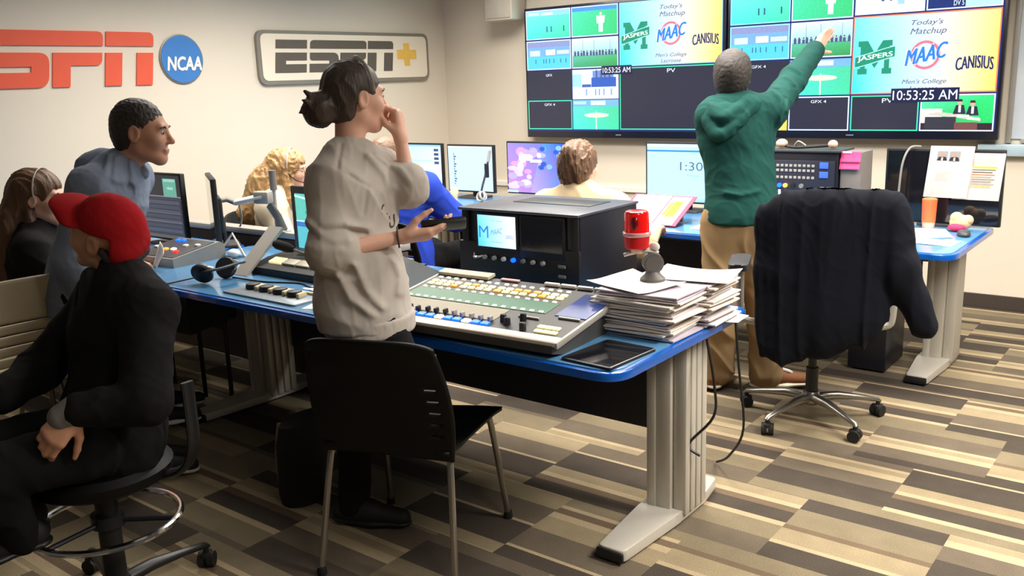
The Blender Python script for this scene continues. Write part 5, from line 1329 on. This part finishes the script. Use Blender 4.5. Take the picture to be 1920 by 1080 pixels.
pn = solid('trousers', leg(J, 'R', .012, cuff=.055)+leg(J, 'L', .012, cuff=.055)+[Cone(A3(*J['pelv']), A3(-3.58, 1.755, .80), .155, .15, .05, depth_axis(J)[0], .76)], .007, PB, M1, folds(.005, 30, (0, 0, 1), .5, 8))
for a in ('anR', 'anL'): shoe('shoe', J[a], (.74, .66), M_rub, mat('pale_shoe_sole', (196, 188, 176), .6), M1, h=.005)

# --- seated, red cap
J = dict(head=(-2.628, 1.37, 1.195), neck=(-2.60, 1.375, 1.065), chest=(-2.60, 1.355, .90), waist=(-2.585, 1.31, .72), pelv=(-2.585, 1.28, .625),
         shL=(-2.43, 1.36, .985), elL=(-2.275, 1.235, .775), wrL=(-2.375, 1.085, .775), shR=(-2.765, 1.41, .975), elR=(-2.83, 1.20, .775), wrR=(-2.73, 1.035, .752),
         hipL=(-2.50, 1.235, .60), hipR=(-2.665, 1.275, .60), knL=(-2.50, .88, .635), knR=(-2.75, .87, .615), anL=(-2.60, .98, .385), anR=(-2.72, 1.03, .385))
B = hframe((-.86, -.46, .26), roll=.24); hs = 1.02
sp = head_prims(J['head'], B, hs)+neckp(J, J['head'], .054, B, hs)+torso(J, -.015)+arm(J, 'L', -.004)+arm(J, 'R', -.004)+leg(J, 'L', -.01)+leg(J, 'R', -.01)
sp += hand_prims(J['wrL'], (-.20, -.60, -.62), (-.75, .45, -.35), 1, (.55, .6, .7, .75), (.5, .4), 1.02)+hand_prims(J['wrR'], (.05, -.85, -.25), (0, .1, -1), -1, (.5, .5, .6, .6), (.4, .4))
M2 = person('seated person in a red cap and black jacket on the stool in the foreground', J, sp, SK_M, .005, (-2.6, 1.27, .52))
eyes(J, B, hs, M2, H_BK); c = A3(*J['head'])
RC = fabric('red_cap_cotton', (176, 26, 34), .08, .2, 500)
cap = solid('cap', [Ell(w(0, -.018, .040), A3(.082, .102, .088)*hs, B, .02), Cone(w(-.03, -.06, -.02), w(.03, -.06, -.02), .055, .055, .04), Box(w(0, .085, -.062), A3(.13, .145, .090)*hs, B @ np.eye(3), .01, .012, True), Ell(w(.085, -.004, -.03), A3(.03, .035, .05)*hs, B, .01, True), Ell(w(-.085, -.004, -.03), A3(.03, .035, .05)*hs, B, .01, True)], .0045, RC, M2, folds(.0012, 60, None, 1, 4))
solid('cap_brim', [Cone(w(-.038, .065, .040), w(-.024, .112, .072), .048, .034, .02, B[2], .17), Cone(w(.038, .065, .040), w(.024, .112, .072), .048, .034, .02, B[2], .17), Cone(w(0, .07, .048), w(0, .118, .080), .048, .040, .02, B[2], .17)], .004, RC, cap)
solid('hair', [Cone(w(-.04, -.082, -.045), w(.04, -.082, -.045), .03, .03, .02), Cone(w(.070, -.03, -.02), w(.066, -.06, -.045), .012, .018, .01), Cone(w(-.070, -.03, -.02), w(-.066, -.06, -.045), .012, .018, .01)], .005, H_BK, M2)
BJ = fabric('black_suit_jacket', (22, 21, 22), .10, .2, 600)
tp = torso(J, .022, (-2.58, 1.29, .60), 1.02)+arm(J, 'L', .020, 1.02, .93, .03, .046)+arm(J, 'R', .020, 1.02, .93, .03, .046)+[Cone(A3(-2.47, 1.38, 1.015), A3(-2.60, 1.41, 1.045), .05, .052, .04), Cone(A3(-2.72, 1.42, 1.01), A3(-2.60, 1.41, 1.045), .05, .052, .04), Ell(A3(-2.622, 1.30, 1.04), (.05, .05, .10), None, .02, True)]
jk = solid('jacket', tp, .0055, BJ, M2, [folds(.006, 24, (.2, .2, 1), .45, 13, .8), folds(.0025, 55, (1, 0, 1), .6, 2)])
solid('shirt', [Cone(A3(-2.625, 1.305, 1.05), A3(-2.645, 1.243, .84), .055, .030, .03, (-.26, -.96, 0), .6)], .006, fabric('charcoal_shirt', (46, 48, 52)), M2)
dp2, lat2 = depth_axis(J)
if dp2[1] > 0: dp2 = -dp2
for s in (-1, 1): MB().loft([(Vector(A3(-2.62, 1.30, 1.05)+lat2*s*.055), (.016, .006)), (Vector(A3(-2.63, 1.245, .93)+lat2*s*.052), (.026, .006)), (Vector(A3(-2.62, 1.20, .78)+lat2*s*.012), (.010, .004))], 10).build('lapel', BJ, jk, True)
solid('shirt_cuff', [Cone(A3(*J['wrL'])+A3(.0, .0, .0), A3(*J['wrL'])+A3(-.018, -.028, -.014), .043, .037, .005)], .004, mat('grey_cuff', (120, 116, 112), .8), M2)
solid('trousers', leg(J, 'L', .014, cuff=.056)+leg(J, 'R', .014, cuff=.056)+[Cone(A3(-2.585, 1.27, .615), A3(-2.58, 1.2, .61), .15, .13, .05, (0, 0, 1), .6)], .0065, PB, M2, folds(.005, 28, (.3, 1, .2), .5, 3))
for a in ('anL', 'anR'): shoe('shoe', A3(*J[a])+A3(0, 0, .022), (-.1, -1), M_rub, M_black, M2, h=.005)

# --- seated, long brown hair
J = dict(head=(-4.045, 1.85, 1.165), neck=(-4.075, 1.825, 1.03), chest=(-4.08, 1.80, .88), waist=(-4.07, 1.77, .68), pelv=(-4.05, 1.74, .575),
         shR=(-3.93, 1.72, .95), elR=(-3.84, 1.82, .74), wrR=(-3.72, 1.98, .77), shL=(-4.20, 1.92, .95), elL=(-4.18, 2.05, .74), wrL=(-4.06, 2.2, .79),
         hipR=(-3.98, 1.70, .545), hipL=(-4.12, 1.80, .545), knR=(-3.75, 2.02, .54), knL=(-3.93, 2.14, .54), anR=(-3.72, 2.08, .09), anL=(-3.90, 2.22, .09))
J = {k: tuple(A3(*v)+A3(-.28, .12, -.02 if k[:2] not in ('an', 'kn', 'hi', 'pe') else 0)) for k, v in J.items()}
B = hframe((.80, .60, -.04)); hs = 1.04
def seated(label, skin, h, base, hd=True):
    sp = head_prims(J['head'], B, hs, .95)+neckp(J, J['head'], .048, B, hs)+torso(J, -.016)+arm(J, 'R', -.005)+arm(J, 'L', -.005)+leg(J, 'R', -.01)+leg(J, 'L', -.01)
    for s, sd in (('R', 1), ('L', -1)):
        f_ = A3(*J['wr'+s])-A3(*J['el'+s]); sp += hand_prims(J['wr'+s], (f_[0], f_[1], 0), (0, 0, -1), sd)
    return person(label, J, sp, skin, h, base)
def dress(o, mt, mp, h, off=.016, seed=0, sc=1.0):
    pe = A3(*J['pelv']); up = solid('sweater', torso(J, off, tuple(pe+A3(0, 0, -.03)), sc)+arm(J, 'R', off+.004, 1, .93, .03, .042)+arm(J, 'L', off+.004, 1, .93, .03, .042)+[Cone(A3(*J['neck'])+A3(0, 0, -.03), A3(*J['neck'])+A3(0, 0, .005), .07, .062, .03)], h, mt, o, folds(.006, 28, (.2, .2, 1), .45, seed))
    pa = solid('trousers', leg(J, 'R', .012, cuff=.05)+leg(J, 'L', .012, cuff=.05)+[Cone(pe, A3(*J['knL'])*.2+A3(*J['knR'])*.2+pe*.6, .14, .12, .05, (0, 0, 1), .6)], h, mp, o, folds(.005, 28, (.5, .5, .2), .5, seed+3))
    for s in 'RL':
        f_ = A3(*J['kn'+s])-A3(*J['hip'+s]); shoe('shoe', J['an'+s], (f_[0], f_[1]), M_rub, M_white, o, h=.006)
    return up
W2 = seated('seated person with long straight brown hair on the beige chair at the left edge', SK_L, .0065, (-4.33, 1.88, .46))
eyes(J, B, hs, W2, H_BR); c = A3(*J['head'])
dress(W2, fabric('black_sweater', (26, 24, 24)), PB, .0075, seed=4)
hp = [Ell(w(0, -.016, .038), A3(.083, .104, .090)*hs, B, .02), Ell(w(0, .112, -.036), A3(.10, .064, .094)*hs, B, .012, True),
      Cone(w(.0, -.070, .03), w(.01, -.13, -.17), .085, .105, .05, B[1], .8), Cone(w(.01, -.12, -.15), w(.02, -.135, -.33), .110, .115, .05, B[1], .55), Cone(w(.066, -.02, -.06), w(.085, -.02, -.22), .022, .040, .03), Cone(w(-.066, -.02, -.03), w(-.08, -.02, -.22), .03, .045, .03),
      Ell(w(.084, .008, -.016), A3(.03, .030, .036)*hs, B, .01, True)]
solid('hair', hp, .0055, H_BR, W2, [folds(.008, 100, B[0], .12, 7, .9)], relax=0)
MB().loft([(Vector(w(.090*math.cos(a), .012, .040+.094*math.sin(a))), (.006, .0025)) for a in np.linspace(-.3, PI+.3, 28)], 8).build('headset_band', MATS['white_headset_band'], W2, True)

# --- seated, wavy blonde hair
J = dict(head=(-4.262, 3.62, 1.128), neck=(-4.31, 3.59, 1.0), chest=(-4.345, 3.57, .86), waist=(-4.38, 3.56, .68), pelv=(-4.39, 3.55, .575),
         shR=(-4.24, 3.43, .92), elR=(-4.14, 3.46, .70), wrR=(-3.94, 3.58, .72), shL=(-4.41, 3.72, .92), elL=(-4.29, 3.86, .70), wrL=(-4.06, 3.90, .70),
         hipR=(-4.34, 3.48, .545), hipL=(-4.40, 3.64, .545), knR=(-3.95, 3.62, .54), knL=(-4.0, 3.82, .54), anR=(-3.94, 3.64, .09), anL=(-3.98, 3.85, .09))
J = {k: tuple(A3(*v)+A3(-.30, -.025, -.02 if k[:2] not in ('an', 'kn', 'hi', 'pe') else 0)) for k, v in J.items()}
B = hframe((.80, .60, -.06)); hs = 1.0
W3 = seated('seated person with wavy blonde hair, glasses and a headset microphone', SK_L, .007, (-4.67, 3.54, .46))
eyes(J, B, hs, W3, H_BL); c = A3(*J['head'])
dress(W3, fabric('cream_sweater', (222, 210, 186)), fabric('grey_trousers', (90, 88, 90)), .0075, .022, seed=9)
hp = [Ell(w(0, -.016, .040), A3(.086, .106, .092)*hs, B, .02), Ell(w(0, .112, -.036), A3(.10, .064, .096)*hs, B, .012, True),
      Cone(w(0, -.06, .02), w(0, -.15, -.10), .085, .105, .05), Cone(w(0, -.14, -.10), w(.0, -.21, -.25), .10, .095, .05), Cone(w(.03, -.16, -.16), w(.05, -.27, -.27), .07, .045, .05), Cone(w(.064, .0, -.04), w(.08, .03, -.19), .030, .036, .03), Cone(w(-.064, .0, -.03), w(-.08, .03, -.19), .03, .035, .03)]
solid('hair', hp, .006, H_BL, W3, [folds(.009, 75, B[1], .6, 5, .9), folds(.006, 150, B[0], .25, 8)], relax=0)
MB().loft([(Vector(w(.094*math.cos(a), .008, .042+.096*math.sin(a))), (.006, .0025)) for a in np.linspace(-.2, PI+.2, 28)], 8).build('headset_band', MATS['white_headset_band'], W3, True)
MB().tube([Vector(w(.09, .01, -.01)), Vector(w(.085, .06, -.05)), Vector(w(.055, .115, -.07))], .0035, 8, 5).ball(Vector(w(.05, .122, -.072)), .011).build('headset_mic', M_black, W3, True)
gl = MB()
for sx in (-1, 1): gl.torus(Vector(w(sx*.033, .105, .0)), .021, .002, Matrix((B[0], B[2], B[1])).transposed(), 20, 6).tube([Vector(w(sx*.054, .10, .004)), Vector(w(sx*.078, .01, .006))], .002, 6)
gl.build('glasses', mat('thin_glasses_frame', (150, 120, 90), .3, metal=.7), W3, True)

# --- seated, blue shirt
J = dict(head=(-4.045, 3.93, 1.165), neck=(-4.0, 3.885, 1.055), chest=(-3.94, 3.88, .91), waist=(-3.90, 3.86, .70), pelv=(-3.88, 3.84, .585),
         shR=(-3.77, 3.96, .985), elR=(-3.665, 4.10, .80), wrR=(-3.75, 4.33, .79), shL=(-4.12, 3.90, .98), elL=(-4.20, 4.06, .76), wrL=(-4.10, 4.30, .78),
         hipR=(-3.79, 3.88, .55), hipL=(-3.97, 3.84, .55), knR=(-3.80, 4.28, .55), knL=(-4.02, 4.26, .55), anR=(-3.80, 4.30, .09), anL=(-4.03, 4.28, .09))
B = hframe((-.05, 1, -.12)); hs = 1.05
M3 = seated('seated person in a royal blue top behind the raised arm of the grey sweatshirt', SK_M, .007, (-3.88, 3.86, .46))
eyes(J, B, hs, M3, H_CH); c = A3(*J['head'])
dress(M3, fabric('royal_blue_top', (40, 66, 178)), PB, .0075, .034, seed=6, sc=1.06)
hp = [Ell(w(0, -.018, .036), A3(.080, .098, .089)*hs, B, .02), Ell(w(0, -.05, -.02), A3(.07, .06, .075)*hs, B, .04), Ell(w(0, .108, -.04), A3(.11, .07, .10)*hs, B, .012, True)]
solid('hair', hp, .006, H_CH, M3, folds(.004, 120, None, 1, 3))
MB().loft([(Vector(w(.088*math.cos(a), -.065+.02*math.sin(a), -.02+.05*math.sin(a))), (.010, .004)) for a in np.linspace(.1, PI-.1, 20)], 8).build('dark_band', mat('navy_band', (40, 44, 76), .6), M3, True)

# --- seated, brown hair, cream tee
J = dict(head=(-2.66, 3.965, 1.15), neck=(-2.645, 3.93, 1.025), chest=(-2.64, 3.91, .875), waist=(-2.64, 3.88, .68), pelv=(-2.64, 3.87, .58),
         shR=(-2.46, 3.99, .945), elR=(-2.36, 4.10, .74), wrR=(-2.42, 4.33, .78), shL=(-2.81, 3.87, .945), elL=(-2.90, 4.02, .74), wrL=(-2.82, 4.28, .78),
         hipR=(-2.55, 3.88, .55), hipL=(-2.72, 3.86, .55), knR=(-2.52, 4.30, .55), knL=(-2.74, 4.28, .55), anR=(-2.52, 4.32, .09), anL=(-2.75, 4.30, .09))
B = hframe((-.05, 1, -.05)); hs = 1.07
M4 = seated('seated person with short brown hair and a cream tee, back turned, behind the rack box', SK_L, .007, (-2.64, 3.88, .46))
eyes(J, B, hs, M4, H_CH); c = A3(*J['head'])
dress(M4, fabric('cream_tee', (220, 196, 158)), PB, .0075, .020, seed=12)
hp = [Ell(w(0, -.018, .038), A3(.083, .102, .092)*hs, B, .02), Ell(w(0, -.05, -.025), A3(.074, .062, .085)*hs, B, .04), Ell(w(0, .112, -.04), A3(.11, .07, .10)*hs, B, .012, True), Ell(w(.08, .015, -.05), A3(.03, .045, .05)*hs, B, .01, True), Ell(w(-.08, .015, -.05), A3(.03, .045, .05)*hs, B, .01, True), Ell(w(.0, -.105, .075), A3(.03, .02, .03), B, .03)]
solid('hair', hp, .005, H_CH, M4, [folds(.010, 70, B[0], .35, 14, .9), folds(.004, 160, B[0], .3, 4)], relax=0)

# --- standing, green hoodie, pointing
J = dict(head=(-2.005, 4.385, 1.583), neck=(-1.978, 4.35, 1.455), chest=(-1.965, 4.345, 1.29), waist=(-1.925, 4.32, 1.07), pelv=(-1.905, 4.295, .90),
         shL=(-2.06, 4.275, 1.385), elL=(-2.09, 4.42, 1.12), wrL=(-2.0, 4.62, 1.0), shR=(-1.835, 4.45, 1.405), elR=(-1.855, 4.80, 1.555), wrR=(-1.850, 5.10, 1.708),
         hipL=(-1.985, 4.26, .86), hipR=(-1.83, 4.33, .86), knL=(-1.965, 4.215, .48), anL=(-1.975, 4.19, .085), knR=(-1.79, 4.325, .48), anR=(-1.755, 4.305, .085))
B = hframe((-.28, .95, .04)); hs = 1.05
sp = head_prims(J['head'], B, hs)+neckp(J, J['head'], .054, B, hs)+torso(J, -.016)+arm(J, 'R', -.005)+arm(J, 'L', -.005)+leg(J, 'R', -.01)+leg(J, 'L', -.01)
sp += hand_prims(J['wrR'], (.12, .80, .58), np.cross((.12, .80, -.62), (.12, .80, .58)), 1, (.12, .08, .10, .16), (.1, .2), 1.05, .05)+hand_prims(J['wrL'], (.3, .9, -.2), (.5, 0, -1), -1)
M5 = person('standing person in a green hoodie and khaki trousers pointing at the wall screens', J, sp, SK_L, .0055, (-1.9, 4.29, 0))
eyes(J, B, hs, M5, H_BK); c = A3(*J['head'])
hp = [Ell(w(0, -.018, .036), A3(.087, .103, .093)*hs, B, .02), Ell(w(0, -.045, -.025), A3(.078, .068, .085)*hs, B, .04), Ell(w(0, .112, -.036), A3(.10, .07, .095)*hs, B, .012, True), Ell(w(.08, .012, -.05), A3(.03, .045, .05)*hs, B, .01, True), Ell(w(-.08, .012, -.05), A3(.03, .045, .05)*hs, B, .01, True)]
solid('hair', hp, .005, H_BK, M5, folds(.003, 150, None, 1, 3), relax=0)
GH = fabric('green_hoodie_fleece', (24, 70, 64), .08)
tp = torso(J, .020, (-1.90, 4.29, .87), 1.02, hem=.865)+arm(J, 'R', .022, 1.05, .95, .03, .05)+arm(J, 'L', .022, 1.05, .93, .03, .048)
hd = solid('hoodie', tp, .0055, GH, M5, [folds(.004, 18, (.1, .2, 1), .5, 10, .9), folds(.0025, 55, (.2, .8, .5), .5, 2),
    crease([[(-1.84, 4.536, 1.517), (-1.801, 4.547, 1.45), (-1.811, 4.521, 1.385)], [(-1.869, 4.506, 1.492), (-1.836, 4.512, 1.425), (-1.83, 4.49, 1.333)], [(-1.795, 4.59, 1.58), (-1.75, 4.61, 1.526), (-1.734, 4.607, 1.473)], [(-1.759, 4.637, 1.644), (-1.719, 4.657, 1.603), (-1.702, 4.655, 1.55)], [(-2.0, 4.25, 1.0), (-1.95, 4.30, 0.985), (-1.88, 4.35, 1.0)]], .014, .012, reach=.4)])
def tubecones(pts, r, k=.02): 
    P_ = [A3(*p_) for p_ in spline(pts, 4)]; return [Cone(a_, b_, r, r, k) for a_, b_ in zip(P_[:-1], P_[1:])]
solid('hood', [Ell(A3(-1.985, 4.245, 1.375), (.105, .065, .085), hframe((-.42, .9, 0)), .03)]
      + tubecones([(-2.05, 4.40, 1.445), (-2.085, 4.30, 1.455), (-2.055, 4.215, 1.385), (-1.975, 4.175, 1.30), (-1.90, 4.245, 1.375), (-1.885, 4.36, 1.455), (-1.91, 4.44, 1.44)], .026)
      + tubecones([(-2.06, 4.29, 1.47), (-2.03, 4.215, 1.43), (-1.965, 4.195, 1.385), (-1.915, 4.25, 1.425), (-1.905, 4.33, 1.47)], .022)
      + [Cone(A3(-2.06, 4.28, 1.41), A3(-1.89, 4.34, 1.43), .05, .05, .03)], .0055, GH, hd, [folds(.004, 40, (.2, .2, 1), .6, 6, .9)])
KH = fabric('khaki_trousers', (160, 132, 96), .06, .2, 500)
pn = solid('trousers', leg(J, 'R', .030, cuff=.082)+leg(J, 'L', .030, cuff=.082)+[Cone(A3(*J['pelv']), A3(-1.905, 4.295, .83), .16, .155, .05, depth_axis(J)[0], .8)], .0055, KH, M5, [folds(.010, 22, (.2, .2, 1), .5, 15, .9)])
# shoes
BS = mat('brown_suede_shoe', (134, 84, 52), .8, var=.1); WS = mat('cream_shoe_sole', (226, 214, 192), .6)
for a, f_ in (('anL', (-.1, 1)), ('anR', (.72, .55))):
    s_ = shoe('shoe', J[a], f_, BS, WS, M5, h=.004)
    q = A3(*J[a]); fv = unit((f_[0], f_[1], 0)); MB().tube([Vector(q+fv*.05+A3(0, 0, .025)), Vector(q+fv*.09+A3(.02, 0, .012)), Vector(q+fv*.13+A3(0, 0, -.005))], .010, 8, 4).build('laces', M_white, s_, True)

# --- navy jacket hung over the office chair
u_ = A3(math.cos(math.radians(16)), math.sin(math.radians(16)), 0); n_ = A3(-math.sin(math.radians(16)), math.cos(math.radians(16)), 0); jc = A3(-1.265, 3.765, 0)
def q(a, b, z): return jc+u_*a+n_*b+A3(0, 0, z)
jp = [Cone(q(-.20, 0, 1.03), q(.20, 0, 1.045), .042, .042, .05), Cone(q(-.18, .0, .95), q(.17, 0, .96), .10, .10, .08, n_, .45), Cone(q(-.14, -.01, .93), q(-.145, -.03, .52), .125, .12, .08, n_, .42), Cone(q(.11, -.01, .93), q(.07, -.03, .60), .14, .14, .08, n_, .42), Cone(q(0, -.01, .9), q(-.02, -.03, .62), .15, .15, .08, n_, .42),
      Cone(q(-.185, .0, .98), q(-.22, -.02, .76), .055, .066, .05), Cone(q(-.22, -.02, .76), q(-.20, -.04, .42), .066, .058, .05, n_, .6),
      Cone(q(.205, .0, .99), q(.265, -.02, .80), .055, .058, .05), Cone(q(.265, -.02, .80), q(.37, -.02, .565), .060, .046, .035),
      Box(q(-.02, .105, .60), (.21, .09, .385), np.array([u_, n_, [0, 0, 1]]), .03, .02, True)]
NV = fabric('navy_jacket_cloth', (14, 17, 26), .10, .2, 600)
o = solid('hung_jacket', jp, .006, NV, None, [folds(.014, 15, (1, .1, 0), .12, 17, .9), folds(.003, 50, (1, 0, .4), .5, 3)], (-1.27, 3.79, .70))
tag(o, 'dark navy jacket hung over the back of the swivel office chair', 'jacket')
